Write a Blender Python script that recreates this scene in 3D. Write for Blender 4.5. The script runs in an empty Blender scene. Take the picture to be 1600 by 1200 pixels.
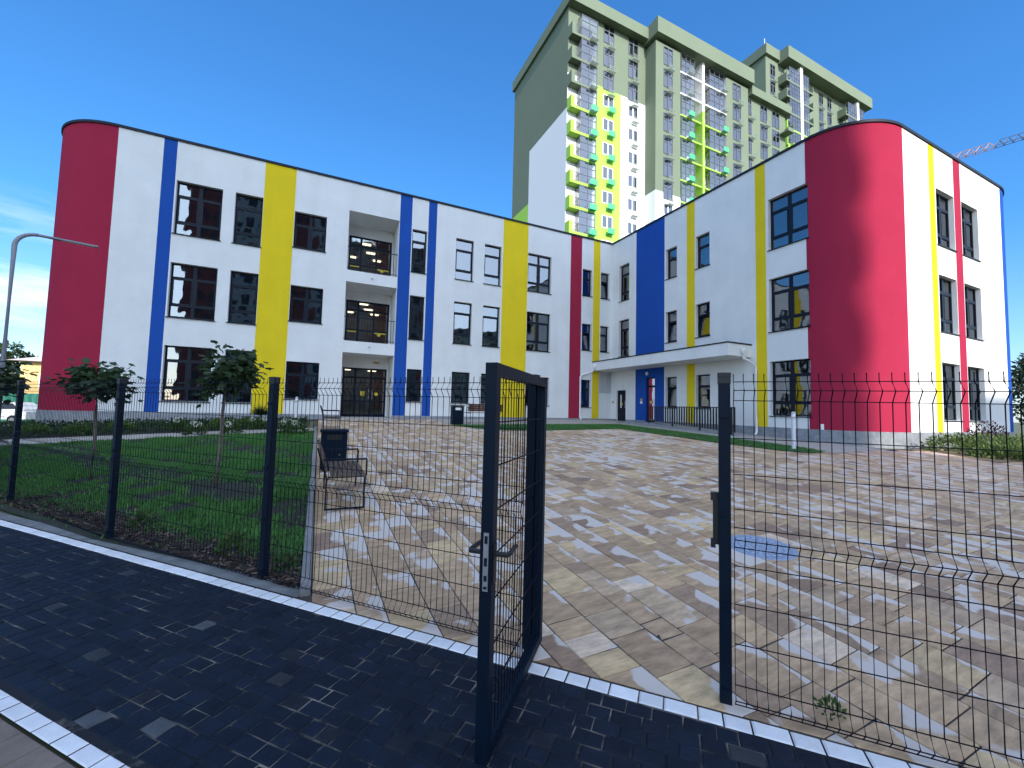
import bpy, bmesh, math, random
import numpy as np
from mathutils import Vector, Matrix
random.seed(7); RNG = np.random.default_rng(11)
S = bpy.context.scene; COL = S.collection
R = math.radians; PI = math.pi
H0 = 1.58                                   # camera height above the path

# ------------------------------------------------------------------ camera
cam = bpy.data.cameras.new('camera'); camo = bpy.data.objects.new('camera', cam); COL.objects.link(camo)
cam.sensor_width = 36; cam.lens = 642.77 * 36 / 1600; cam.clip_start = 0.05; cam.clip_end = 3000
yaw, pitch, roll = R(25.171), R(3.388), R(1.433)
fw = Vector((math.sin(yaw)*math.cos(pitch), math.cos(yaw)*math.cos(pitch), math.sin(pitch)))
rt = Vector((math.cos(yaw), -math.sin(yaw), 0)); up = rt.cross(fw)
r2 = rt*math.cos(roll) + up*math.sin(roll); u2 = -rt*math.sin(roll) + up*math.cos(roll)
camo.matrix_world = Matrix(((r2.x, u2.x, -fw.x, 0), (r2.y, u2.y, -fw.y, 0), (r2.z, u2.z, -fw.z, H0), (0, 0, 0, 1)))
S.camera = camo

# ------------------------------------------------------------------ light
SUN_EL, SUN_AZ = R(29), R(186)              # azimuth clockwise from +Y
w = bpy.data.worlds.new('World'); S.world = w; w.use_nodes = True
nt = w.node_tree; nt.nodes.clear()
out = nt.nodes.new('ShaderNodeOutputWorld'); bg = nt.nodes.new('ShaderNodeBackground')
sky = nt.nodes.new('ShaderNodeTexSky'); sky.sky_type = 'NISHITA'; sky.sun_disc = False
sky.sun_elevation = SUN_EL; sky.sun_rotation = SUN_AZ; sky.altitude = 100
sky.air_density = 1.0; sky.dust_density = 0.4; sky.ozone_density = 1.6
tc = nt.nodes.new('ShaderNodeTexCoord')
mp = nt.nodes.new('ShaderNodeMapping'); mp.inputs['Scale'].default_value = (1.2, 1.2, 7)
nz = nt.nodes.new('ShaderNodeTexNoise'); nz.inputs['Scale'].default_value = 2.2; nz.inputs['Detail'].default_value = 7; nz.inputs['Roughness'].default_value = .6
rp = nt.nodes.new('ShaderNodeValToRGB'); rp.color_ramp.elements[0].position = .42; rp.color_ramp.elements[1].position = .72
dt = nt.nodes.new('ShaderNodeVectorMath'); dt.operation = 'DOT_PRODUCT'
dt.inputs[1].default_value = Vector((-.425, .893, .135)).normalized()
rp2 = nt.nodes.new('ShaderNodeMapRange'); rp2.inputs['From Min'].default_value = .982; rp2.inputs['From Max'].default_value = .998
mul = nt.nodes.new('ShaderNodeMath'); mul.operation = 'MULTIPLY'
mix = nt.nodes.new('ShaderNodeMixRGB'); mix.inputs['Color2'].default_value = (7.2, 7.8, 8.6, 1)
L = nt.links.new
L(tc.outputs['Generated'], mp.inputs['Vector']); L(mp.outputs[0], nz.inputs['Vector']); L(nz.outputs['Fac'], rp.inputs[0])
L(tc.outputs['Generated'], dt.inputs[0]); L(dt.outputs['Value'], rp2.inputs['Value'])
L(rp.outputs[0], mul.inputs[0]); L(rp2.outputs[0], mul.inputs[1]); L(mul.outputs[0], mix.inputs['Fac'])
ex = nt.nodes.new('ShaderNodeMixRGB'); ex.blend_type = 'ADD'; ex.inputs['Fac'].default_value = 1
sz = nt.nodes.new('ShaderNodeSeparateXYZ'); L(tc.outputs['Generated'], sz.inputs[0])
hz = nt.nodes.new('ShaderNodeValToRGB'); hz.color_ramp.elements[0].position = 0; hz.color_ramp.elements[0].color = (.35, .9, 1.9, 1)
hz.color_ramp.elements[1].position = .75; hz.color_ramp.elements[1].color = (.02, .34, 1.4, 1)
he = hz.color_ramp.elements.new(.28); he.color = (.04, .5, 1.9, 1)
L(sz.outputs['Z'], hz.inputs[0]); tn = nt.nodes.new('ShaderNodeMixRGB'); tn.blend_type = 'MULTIPLY'; tn.inputs['Fac'].default_value = 1; tr_ = nt.nodes.new('ShaderNodeValToRGB'); tr_.color_ramp.elements[0].color = (.82, .9, 1, 1); tr_.color_ramp.elements[1].position = .32; tr_.color_ramp.elements[1].color = (.40, .80, 1.04, 1); sz0 = nt.nodes.new('ShaderNodeSeparateXYZ'); L(tc.outputs['Generated'], sz0.inputs[0]); L(sz0.outputs['Z'], tr_.inputs[0]); L(tr_.outputs[0], tn.inputs['Color2']); L(sky.outputs[0], tn.inputs['Color1']); L(tn.outputs[0], ex.inputs['Color1']); 
sn = nt.nodes.new('ShaderNodeVectorMath'); sn.operation = 'DOT_PRODUCT'; sn.inputs[1].default_value = (math.sin(SUN_AZ)*math.cos(SUN_EL), math.cos(SUN_AZ)*math.cos(SUN_EL), math.sin(SUN_EL))
L(tc.outputs['Generated'], sn.inputs[0]); gw = nt.nodes.new('ShaderNodeValToRGB'); e_ = gw.color_ramp.elements   # bright hazy half of the sky round the sun
e_[0].position = .05; e_[0].color = (0, 0, 0, 1); e_[1].position = 1; e_[1].color = (9, 8.8, 8.4, 1); q_ = e_.new(.55); q_.color = (3.6, 3.6, 3.6, 1)
L(sn.outputs['Value'], gw.inputs[0]); e2 = nt.nodes.new('ShaderNodeMixRGB'); e2.blend_type = 'ADD'; e2.inputs['Fac'].default_value = 1
L(hz.outputs[0], e2.inputs['Color1']); L(gw.outputs[0], e2.inputs['Color2']); L(e2.outputs[0], ex.inputs['Color2']); L(ex.outputs[0], mix.inputs['Color1']); L(mix.outputs[0], bg.inputs['Color']); L(bg.outputs[0], out.inputs[0])
bg.inputs['Strength'].default_value = 0.15
sd = Vector((math.sin(SUN_AZ)*math.cos(SUN_EL), math.cos(SUN_AZ)*math.cos(SUN_EL), math.sin(SUN_EL)))
sl = bpy.data.lights.new('sun', 'SUN'); sl.energy = 5.0; sl.angle = R(.36); sl.color = (1, .95, .86)
so = bpy.data.objects.new('sun', sl); COL.objects.link(so); so.rotation_euler = (-sd).to_track_quat('-Z', 'Y').to_euler()
S.view_settings.view_transform = 'Standard'; S.view_settings.look = 'None'
S.view_settings.exposure = 0.28; S.view_settings.gamma = 1.0
S.cycles.max_bounces = 6; S.cycles.transparent_max_bounces = 12; S.cycles.caustics_reflective = False

# ------------------------------------------------------------------ helpers
class MB:
    def __init__(s): s.v = []; s.f = []; s.m = []
    def poly(s, pts, m=0):
        n = len(s.v); s.v += [tuple(p) for p in pts]; s.f.append(tuple(range(n, n+len(pts)))); s.m.append(m)
    def mesh(s, vs, fs, m=0):
        n = len(s.v); s.v += [tuple(p) for p in vs]; s.f += [tuple(i+n for i in f) for f in fs]; s.m += [m]*len(fs)
    def obox(s, c, ax, ay, az, m=0):        # centre and three half axes
        c, ax, ay, az = map(Vector, (c, ax, ay, az))
        vs = [c+i*ax+j*ay+k*az for k in (-1, 1) for i, j in ((-1, -1), (1, -1), (1, 1), (-1, 1))]
        s.mesh(vs, [(3, 2, 1, 0), (4, 5, 6, 7), (0, 1, 5, 4), (1, 2, 6, 5), (2, 3, 7, 6), (3, 0, 4, 7)], m)
    def box(s, x0, x1, y0, y1, z0, z1, m=0):
        s.obox(((x0+x1)/2, (y0+y1)/2, (z0+z1)/2), ((x1-x0)/2, 0, 0), (0, (y1-y0)/2, 0), (0, 0, (z1-z0)/2), m)
    def bbox(s, x0, x1, y0, y1, z0, z1, b=.01, m=0):   # box with chamfered vertical and top edges
        xs = (x0, x0+b, x1-b, x1); ys = (y0, y0+b, y1-b, y1)
        ring = lambda e: [(xs[1]+e, ys[0]+e), (xs[2]-e, ys[0]+e), (xs[3]-e, ys[1]+e), (xs[3]-e, ys[2]-e), (xs[2]-e, ys[3]-e), (xs[1]+e, ys[3]-e), (xs[0]+e, ys[2]-e), (xs[0]+e, ys[1]+e)]
        vs = [(x, y, z0) for x, y in ring(0)]+[(x, y, z1-b) for x, y in ring(0)]+[(x, y, z1) for x, y in ring(b*.7)]
        fs = [tuple(range(7, -1, -1)), tuple(range(16, 24))]
        for k in (0, 8):
            for i in range(8): fs.append((k+i, k+(i+1) % 8, k+8+(i+1) % 8, k+8+i))
        s.mesh(vs, fs, m)
    def tube(s, pts, r, n=6, m=0, cap=True, r1=None):
        pts = [Vector(p) for p in pts]; rings = []
        for i, p in enumerate(pts):
            d = (pts[min(i+1, len(pts)-1)]-pts[max(i-1, 0)]).normalized()
            a = d.cross(Vector((0, 0, 1)));
            if a.length < 1e-3: a = d.cross(Vector((0, 1, 0)))
            a.normalize(); b = a.cross(d)
            rr = r if r1 is None else r+(r1-r)*i/(len(pts)-1)
            rings.append([p+(a*math.cos(2*PI*(k+.5)/n)+b*math.sin(2*PI*(k+.5)/n))*rr for k in range(n)])
        vs = [q for g_ in rings for q in g_]; fs = []
        for i in range(len(pts)-1):
            for k in range(n): fs.append((i*n+k, i*n+(k+1) % n, (i+1)*n+(k+1) % n, (i+1)*n+k))
        if cap: fs += [tuple(range(n-1, -1, -1)), tuple((len(pts)-1)*n+k for k in range(n))]
        s.mesh(vs, fs, m)
    def lathe(s, prof, c=(0, 0, 0), n=16, m=0):
        vs = []; fs = []
        for r, z in prof: vs += [(c[0]+r*math.cos(2*PI*k/n), c[1]+r*math.sin(2*PI*k/n), c[2]+z) for k in range(n)]
        for i in range(len(prof)-1):
            for k in range(n): fs.append((i*n+k, i*n+(k+1) % n, (i+1)*n+(k+1) % n, (i+1)*n+k))
        fs += [tuple(range(n-1, -1, -1)), tuple((len(prof)-1)*n+k for k in range(n))]
        s.mesh(vs, fs, m)
    def disc(s, c, r, ax, ay, n=18, m=0):
        c, ax, ay = map(Vector, (c, ax, ay)); s.poly([c+ax*r*math.cos(2*PI*k/n)+ay*r*math.sin(2*PI*k/n) for k in range(n)], m)

def wloc(o):
    p = Vector((0, 0, 0))
    while o: p += o.location; o = o.parent
    return p
def obj(name, mb, mats, parent=None, local=False, smooth=False, weld=False):
    me = bpy.data.meshes.new(name)
    off = Vector((0, 0, 0)) if (local or parent is None) else wloc(parent)
    me.from_pydata([(v[0]-off.x, v[1]-off.y, v[2]-off.z) for v in mb.v], [], mb.f)
    if not isinstance(mats, (list, tuple)): mats = [mats]
    for m in mats: me.materials.append(m)
    me.polygons.foreach_set('material_index', mb.m)
    if smooth: me.polygons.foreach_set('use_smooth', [True]*len(mb.f))
    me.update()
    if weld:
        bm = bmesh.new(); bm.from_mesh(me); bmesh.ops.remove_doubles(bm, verts=bm.verts[:], dist=.0005); bmesh.ops.recalc_face_normals(bm, faces=bm.faces[:]); bm.to_mesh(me); bm.free()
        me.polygons.foreach_set('use_smooth', [True]*len(me.polygons)); me.set_sharp_from_angle(angle=R(30))
    o = bpy.data.objects.new(name, me); COL.objects.link(o); o.parent = parent
    return o
def inst(o, parent, loc=(0, 0, 0), rz=0):       # same mesh again under another parent
    c = o.copy(); COL.objects.link(c); c.parent = parent; c.location = loc; c.rotation_euler = (0, 0, rz); return c
def tag(o, label, cat, group=None):
    o['label'] = label; o['category'] = cat
    if group: o['group'] = group
    return o
def thing(name, loc, label, cat, group=None):
    o = bpy.data.objects.new(name, None); COL.objects.link(o); o.location = loc; o.empty_display_size = .2
    return tag(o, label, cat, group)
def kind(o, k): o['kind'] = k; return o
def dup(o, loc, rz=0, label=None, parent=None):
    c = o.copy(); COL.objects.link(c)
    if parent is None: c.location = loc; c.rotation_euler = (0, 0, rz)
    else: c.parent = parent
    if label: c['label'] = label
    for ch in list(o.children): dup(ch, None, 0, None, c)
    return c

# ------------------------------------------------------------------ materials
def mat(name, col, rough=.6, metal=0., spec=.5, var=0., vscale=3., bump=0., bscale=60., dirt=None, emit=None, estr=0, coord='Object', detail=4, thr=(.28, .72)):
    m = bpy.data.materials.new(name); m.use_nodes = True; n = m.node_tree.nodes; l = m.node_tree.links.new
    b = n['Principled BSDF']; b.inputs['Base Color'].default_value = (*col, 1); b.inputs['Roughness'].default_value = rough
    b.inputs['Metallic'].default_value = metal; b.inputs['Specular IOR Level'].default_value = spec
    if emit: b.inputs['Emission Color'].default_value = (*emit, 1); b.inputs['Emission Strength'].default_value = estr
    t = n.new('ShaderNodeTexCoord')
    if var or dirt:
        z = n.new('ShaderNodeTexNoise'); z.inputs['Scale'].default_value = vscale; z.inputs['Detail'].default_value = detail; z.inputs['Roughness'].default_value = .62
        l(t.outputs[coord], z.inputs['Vector'])
        r = n.new('ShaderNodeMapRange'); r.inputs['From Min'].default_value = thr[0]; r.inputs['From Max'].default_value = thr[1]
        l(z.outputs['Fac'], r.inputs['Value'])
        x = n.new('ShaderNodeMixRGB'); l(r.outputs[0], x.inputs['Fac'])
        lo = dirt if dirt else tuple(c*(1-var) for c in col)
        x.inputs['Color1'].default_value = (*lo, 1); x.inputs['Color2'].default_value = (*[min(1, c*(1+var*.6)) for c in col], 1)
        l(x.outputs[0], b.inputs['Base Color'])
        m['mixnode'] = x.name
    if bump:
        z2 = n.new('ShaderNodeTexNoise'); z2.inputs['Scale'].default_value = bscale; z2.inputs['Detail'].default_value = 3
        l(t.outputs[coord], z2.inputs['Vector'])
        bp = n.new('ShaderNodeBump'); bp.inputs['Strength'].default_value = bump; bp.inputs['Distance'].default_value = .01
        l(z2.outputs['Fac'], bp.inputs['Height']); l(bp.outputs[0], b.inputs['Normal'])
    return m
def stucco(name, col):
    m = mat(name, col, .92, spec=.06, var=.07, vscale=.9, bump=.45, bscale=45, detail=6); n = m.node_tree.nodes; l = m.node_tree.links.new
    t = n.new('ShaderNodeTexCoord'); p = n.new('ShaderNodeMapping'); p.inputs['Scale'].default_value = (1.7, 1.7, .2); z = n.new('ShaderNodeTexNoise'); z.inputs['Scale'].default_value = 1.3; z.inputs['Detail'].default_value = 5
    l(t.outputs['Object'], p.inputs['Vector']); l(p.outputs[0], z.inputs['Vector']); r = n.new('ShaderNodeMapRange'); r.inputs['From Min'].default_value = .35; r.inputs['From Max'].default_value = .6; r.inputs['To Min'].default_value = .968; l(z.outputs['Fac'], r.inputs['Value'])
    mu = n.new('ShaderNodeVectorMath'); mu.operation = 'SCALE'; l(n[m['mixnode']].outputs[0], mu.inputs[0]); l(r.outputs[0], mu.inputs['Scale']); l(mu.outputs[0], n['Principled BSDF'].inputs['Base Color']); return m
M = {}
M['white'] = stucco('white_render', (.78, .78, .76)); M['red'] = stucco('raspberry_render', (.36, .027, .062))
M['blue'] = stucco('blue_render', (.02, .085, .37)); M['yellow'] = stucco('yellow_render', (.80, .60, .025))
M['dark'] = mat('anthracite_metal', (.006, .011, .022), .45, spec=.22, var=.15, vscale=8)
M['fence'] = mat('navy_powder_coat', (.001, .008, .02), .5, spec=.16, var=.2, vscale=5, bump=.05, bscale=120)
M['wire'] = mat('coated_wire', (.002, .003, .010), .6, spec=.12)
M['coping'] = mat('coping_metal', (.014, .02, .034), .55, spec=.2)
M['granite'] = mat('grey_plinth_stone', (.26, .27, .29), .55, var=.35, vscale=5, bump=.15, bscale=30, detail=8)
M['concrete'] = mat('concrete', (.38, .38, .36), .85, var=.25, vscale=4, bump=.3, bscale=40, detail=8)
M['lampgrey'] = mat('lamp_grey', (.27, .27, .31), .45)
M['whiteplastic'] = mat('white_plastic', (.8, .8, .8), .35)
M['steel'] = mat('galvanised_steel', (.45, .46, .48), .4, metal=.8, var=.2, vscale=12)
M['grey'] = mat('light_grey_paint', (.55, .55, .56), .4)
M['room'] = mat('room_plaster', (.44, .43, .40), .9, var=.25, vscale=1.2)
M['curtain'] = mat('grey_curtain', (.42, .40, .42), .9)
M['lampglow'] = mat('ceiling_panel', (1, .9, .7), .5, emit=(1, .85, .6), estr=3.0)
M['signyellow'] = mat('yellow_sign', (.75, .58, .05), .5); M['black'] = mat('black', (.006, .006, .008), .5)
M['brass'] = mat('brass_plaque', (.45, .3, .12), .4)
def glassmat(name, tint, ior, wav=.02):
    m = bpy.data.materials.new(name); m.use_nodes = True; n = m.node_tree.nodes; l = m.node_tree.links.new; n.clear()
    o = n.new('ShaderNodeOutputMaterial'); mx = n.new('ShaderNodeMixShader'); g = n.new('ShaderNodeBsdfGlossy'); t = n.new('ShaderNodeBsdfTransparent')
    fr = n.new('ShaderNodeFresnel'); fr.inputs['IOR'].default_value = ior; g.inputs['Roughness'].default_value = .015; g.inputs['Color'].default_value = (.95, .97, 1, 1)
    t.inputs['Color'].default_value = (*tint, 1)
    tc_ = n.new('ShaderNodeTexCoord'); z = n.new('ShaderNodeTexNoise'); z.inputs['Scale'].default_value = 1.6; z.inputs['Detail'].default_value = 1
    b = n.new('ShaderNodeBump'); b.inputs['Strength'].default_value = wav; b.inputs['Distance'].default_value = .25
    l(tc_.outputs['Object'], z.inputs['Vector']); l(z.outputs['Fac'], b.inputs['Height']); l(b.outputs[0], g.inputs['Normal'])
    geo = n.new('ShaderNodeNewGeometry')
    l(fr.outputs[0], mx.inputs[0]); l(t.outputs[0], mx.inputs[1]); l(g.outputs[0], mx.inputs[2]); l(mx.outputs[0], o.inputs[0])
    return m
M['glass'] = glassmat('window_glass', (.60, .64, .66), 2.9)
M['towerglass'] = glassmat('tower_glass', (.5, .52, .55), 2.9)

# ------------------------------------------------------------------ terrain
CT = np.array([(-4.2,9.0,-1.58),(-2.07,6.26,-1.58),(-.37,4.34,-1.58),(2.11,1.62,-1.58),(4.6,-1.3,-1.58),(7.2,-4.3,-1.58),(-7.,12.4,-1.6),
(15.6,19.37,-.544),(-8.47,19.37,-.913),(-5.34,19.37,-.82),(-1.31,19.37,-.68),(2.,19.37,-.65),(15.54,8.48,-.886),(18.28,6.66,-.98),(21.7,6.66,-1.04),(26,6.66,-1.1),(15.6,14,-.7),(9,19.37,-.58),
(-25,42,-2.3),(-14,24,-1.4),(34,8,-1.2),(30,30,-.9),(10,45,-.8)])
def _U(r): return np.where(r > 1e-12, r*np.log(np.maximum(r, 1e-12)), 0)
_n = len(CT); _d = ((CT[:, None, :2]-CT[None, :, :2])**2).sum(-1)
_Q = np.c_[np.ones(_n), CT[:, :2]]
TW = np.linalg.solve(np.block([[_U(_d)+np.eye(_n)*.3, _Q], [_Q.T, np.zeros((3, 3))]]), np.r_[CT[:, 2], 0, 0, 0])
TD = np.array([.65, -.76])/np.hypot(.65, .76); ND = np.array([-TD[1], TD[0]]); OD = np.array([2.11, 1.62])
def G(xy):                                   # world height of the ground
    xy = np.atleast_2d(np.asarray(xy, float)); v = (xy-OD)@ND
    d = ((xy[:, None, :]-CT[None, :, :2])**2).sum(-1)
    z = _U(d)@TW[:-3]+TW[-3]+xy@TW[-2:]
    far = np.hypot(xy[:, 0]-8, xy[:, 1]-15); k = np.clip((far-38)/25, 0, 1); z = np.clip(z, -2.6, -.3)*(1-k)+(-1.9)*k
    b = np.clip(v, 0, 1); return -1.58*(1-b)+z*b+H0
def g1(x, y): return float(G([(x, y)])[0])
def uvw(u, v): p = OD+TD*u+ND*v; return float(p[0]), float(p[1])
def sheet(name, polys, m, off, step=.5, k='structure'):
    bm = bmesh.new()
    for poly in polys: bm.faces.new([bm.verts.new((x, y, 0)) for x, y in poly])
    for ax in (0, 1):
        lo = min(v.co[ax] for v in bm.verts); hi = max(v.co[ax] for v in bm.verts); c = math.ceil(lo/step)*step+.013
        while c < hi:
            no = (1, 0, 0) if ax == 0 else (0, 1, 0); co = (c, 0, 0) if ax == 0 else (0, c, 0)
            bmesh.ops.bisect_plane(bm, geom=bm.verts[:]+bm.edges[:]+bm.faces[:], plane_co=co, plane_no=no, dist=1e-5); c += step
    z = G([(v.co.x, v.co.y) for v in bm.verts])
    for v, q in zip(bm.verts, z): v.co.z = q+off
    bmesh.ops.recalc_face_normals(bm, faces=bm.faces[:])
    me = bpy.data.meshes.new(name); bm.to_mesh(me); bm.free(); me.materials.append(m)
    me.polygons.foreach_set('use_smooth', [True]*len(me.polygons))
    o = bpy.data.objects.new(name, me); COL.objects.link(o); o['kind'] = k; return o
M['earth'] = mat('far_ground', (.10, .11, .05), .95, var=.4, vscale=.3)
M['soil'] = mat('soil', (.018, .022, .012), .95, var=.5, vscale=3, bump=.6, bscale=25)
M['joint'] = mat('joint_sand', (.05, .044, .038), .95, var=.4, vscale=6)
M['apron'] = mat('apron_paving', (.36, .33, .29), .85, var=.25, vscale=3, bump=.2, bscale=30)
ax_ = sorted(set(list(np.arange(-40, 62.1, .5))+[-800, -400, -200, -100, -60, 80, 120, 200, 400, 800]))
gx, gy = np.meshgrid(ax_, ax_); gz = G(np.c_[gx.ravel(), gy.ravel()])-.03
mb = MB(); mb.v = list(zip(gx.ravel(), gy.ravel(), gz)); nA = len(ax_)
mb.f = [(j*nA+i, j*nA+i+1, (j+1)*nA+i+1, (j+1)*nA+i) for j in range(nA-1) for i in range(nA-1)]; mb.m = [0]*len(mb.f)
kind(obj('ground', mb, M['earth'], smooth=True), 'structure')

def clip(poly, n, c):                         # keep the side where n.p >= c
    o = []
    for i in range(len(poly)):
        a, b = poly[i-1], poly[i]; da = a[0]*n[0]+a[1]*n[1]-c; db = b[0]*n[0]+b[1]*n[1]-c
        if (da >= 0) != (db >= 0): t = da/(da-db); o.append((a[0]+(b[0]-a[0])*t, a[1]+(b[1]-a[1])*t))
        if db >= 0: o.append(b)
    return o
def stones(name, polys, cols, off, m, wob=0., cham=.004):
    vs = []; fs = []; att = []; lc = []
    allp = np.array([p for q in polys for p in q]); z = G(allp)+off; i = 0
    for q, c in zip(polys, cols):
        n = len(q); k = len(vs); zz = z[i:i+n]; i += n
        cx = sum(p[0] for p in q)/n; cy = sum(p[1] for p in q)/n; tz = random.uniform(-wob, wob); ta, tb = random.uniform(-wob, wob)*4, random.uniform(-wob, wob)*4
        zz = [zq+tz+ta*(p[0]-cx)+tb*(p[1]-cy) for zq, p in zip(zz, q)]
        vs += [(p[0], p[1], a-.006) for p, a in zip(q, zz)]
        sh = []
        for p in q:
            dx, dy = cx-p[0], cy-p[1]; d = math.hypot(dx, dy) or 1; s_ = min(cham*1.5, d*.3); sh.append((p[0]+dx/d*s_, p[1]+dy/d*s_))
        vs += [(p[0], p[1], a) for p, a in zip(sh, zz)]
        xs_ = [p[0] for p in q]; lo_, sp_2 = min(xs_), max(xs_)-min(xs_)+1e-6; lc += [(p[0]-lo_)/sp_2 for p in q]*2
        fs.append(tuple(range(k+n, k+2*n))); att.append(c)
        for j in range(n): fs.append((k+j, k+(j+1) % n, k+n+(j+1) % n, k+n+j)); att.append(c)
    me = bpy.data.meshes.new(name); me.from_pydata(vs, [], fs); me.materials.append(m)
    a = me.attributes.new('stone', 'FLOAT_COLOR', 'FACE'); a.data.foreach_set('color', np.array(att, 'f').ravel())
    b_ = me.attributes.new('across', 'FLOAT', 'POINT'); b_.data.foreach_set('value', np.array(lc, 'f'))
    me.update(); o = bpy.data.objects.new(name, me); COL.objects.link(o); o['kind'] = 'structure'; return o
def stonemat(name, rough, stain=None, bump=.2, bscale=60, mott=.25, spec=.4):
    m = bpy.data.materials.new(name); m.use_nodes = True; n = m.node_tree.nodes; l = m.node_tree.links.new; b = n['Principled BSDF']
    b.inputs['Roughness'].default_value = rough; b.inputs['Specular IOR Level'].default_value = spec
    a = n.new('ShaderNodeAttribute'); a.attribute_name = 'stone'; t = n.new('ShaderNodeTexCoord')
    z = n.new('ShaderNodeTexNoise'); z.inputs['Scale'].default_value = 7; z.inputs['Detail'].default_value = 8; z.inputs['Roughness'].default_value = .7
    st_ = n.new('ShaderNodeMapping'); st_.inputs['Scale'].default_value = (.7, 2.2, 1) if stain else (1, 1, 1); l(t.outputs['Object'], st_.inputs['Vector']); l(st_.outputs[0], z.inputs['Vector'])
    mr = n.new('ShaderNodeMapRange'); mr.inputs['From Min'].default_value = .3; mr.inputs['From Max'].default_value = .7
    mr.inputs['To Min'].default_value = 1-mott; mr.inputs['To Max'].default_value = 1+mott*.7; l(z.outputs['Fac'], mr.inputs['Value'])
    mu = n.new('ShaderNodeVectorMath'); mu.operation = 'SCALE'; l(a.outputs['Color'], mu.inputs[0]); l(mr.outputs[0], mu.inputs['Scale'])
    col = mu.outputs[0]
    if stain:
        # pale dry patches: each stone its own noise offset, so a patch ends at its stone's edge
        ad = n.new('ShaderNodeVectorMath'); ad.operation = 'SCALE'; ad.inputs['Scale'].default_value = 60; cb = n.new('ShaderNodeCombineXYZ')
        l(a.outputs['Alpha'], cb.inputs[0]); l(a.outputs['Alpha'], cb.inputs[1]); l(cb.outputs[0], ad.inputs[0])
        sm = n.new('ShaderNodeVectorMath'); sm.operation = 'ADD'; l(ad.outputs[0], sm.inputs[0]); l(t.outputs['Object'], sm.inputs[1])
        z2 = n.new('ShaderNodeTexNoise'); z2.inputs['Scale'].default_value = 2.6; z2.inputs['Detail'].default_value = 3; z2.inputs['Roughness'].default_value = .45; l(sm.outputs[0], z2.inputs['Vector'])
        big = n.new('ShaderNodeTexNoise'); big.inputs['Scale'].default_value = .55; big.inputs['Detail'].default_value = 2; l(t.outputs['Object'], big.inputs['Vector'])
        s1 = n.new('ShaderNodeMath'); s1.operation = 'MULTIPLY_ADD'; l(big.outputs['Fac'], s1.inputs[0]); s1.inputs[1].default_value = .45; l(z2.outputs['Fac'], s1.inputs[2])
        ac = n.new('ShaderNodeAttribute'); ac.attribute_name = 'across'; s2_ = n.new('ShaderNodeMath'); s2_.operation = 'MULTIPLY_ADD'; l(ac.outputs['Fac'], s2_.inputs[0]); s2_.inputs[1].default_value = .22; l(s1.outputs[0], s2_.inputs[2])
        th = n.new('ShaderNodeMapRange'); th.inputs['From Min'].default_value = .90; th.inputs['From Max'].default_value = .935; l(s2_.outputs[0], th.inputs['Value'])
        mx = n.new('ShaderNodeMixRGB'); mx.inputs['Color2'].default_value = (*stain, 1); l(th.outputs[0], mx.inputs['Fac']); l(col, mx.inputs['Color1']); col = mx.outputs[0]
    l(col, b.inputs['Base Color'])
    z3 = n.new('ShaderNodeTexNoise'); z3.inputs['Scale'].default_value = bscale; z3.inputs['Detail'].default_value = 4; l(t.outputs['Object'], z3.inputs['Vector'])
    bp = n.new('ShaderNodeBump'); bp.inputs['Strength'].default_value = bump; bp.inputs['Distance'].default_value = .006; l(z3.outputs['Fac'], bp.inputs['Height']); l(bp.outputs[0], b.inputs['Normal'])
    return m
# line of the kerb stones: a little askew to the fence
BD = np.array([6.29, -6.77]); BD /= np.hypot(*BD); BN = np.array([-BD[1], BD[0]]); BO = np.array([1.48, 2.15])   # inner edge
def bl(u, v): p = BO+BD*u+BN*v; return (float(p[0]), float(p[1]))
bc = float(BO@BN)
# plaza: mixed format slabs laid square to the school
sheet('plaza_bedding', [[bl(-3.2, 0), bl(14, 0), (30, -8), (30, 6.6), (15.6, 6.6), (15.6, 19.36), (0.02, 19.36)]], M['joint'], -.006)
pal = [(.345, .265, .175), (.325, .25, .168), (.30, .23, .157), (.25, .19, .138), (.40, .325, .205), (.34, .275, .20), (.46, .40, .33), (.215, .16, .12), (.37, .30, .19)]
pw = [5, 5, 5, 3, 2, 3, 1.4, 1.6, 2]
P_, C_ = [], []
x = .03; ROWW = [.31, .21, .31, .26, .31, .16, .31]; k = 0
while x < 26:
    wv = ROWW[k % len(ROWW)]; k += 1; y = -9+random.random()*.3
    while y < 19.6:
        ln = random.choice([.21, .31, .42, .42, .52, .31]); q = [(x+.0035, y+.0035), (x+wv-.0035, y+.0035), (x+wv-.0035, y+ln-.0035), (x+.0035, y+ln-.0035)]; y += ln
        q = clip(q, BN, bc+.012)
        if x > 15.0 and y > 6.4: continue
        if len(q) < 3 or (x > 13.4 and y > 14.9): continue
        c = random.choices(pal, pw)[0]; j = random.uniform(.88, 1.14); P_.append(q); C_.append((c[0]*j*1.38, c[1]*j*1.20, c[2]*j*1.05, random.random()))
    x += wv
stones('plaza', P_, C_, 0.002, stonemat('plaza_slabs', .7, mott=.42, stain=(.57, .50, .44)), wob=.0006)
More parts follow.
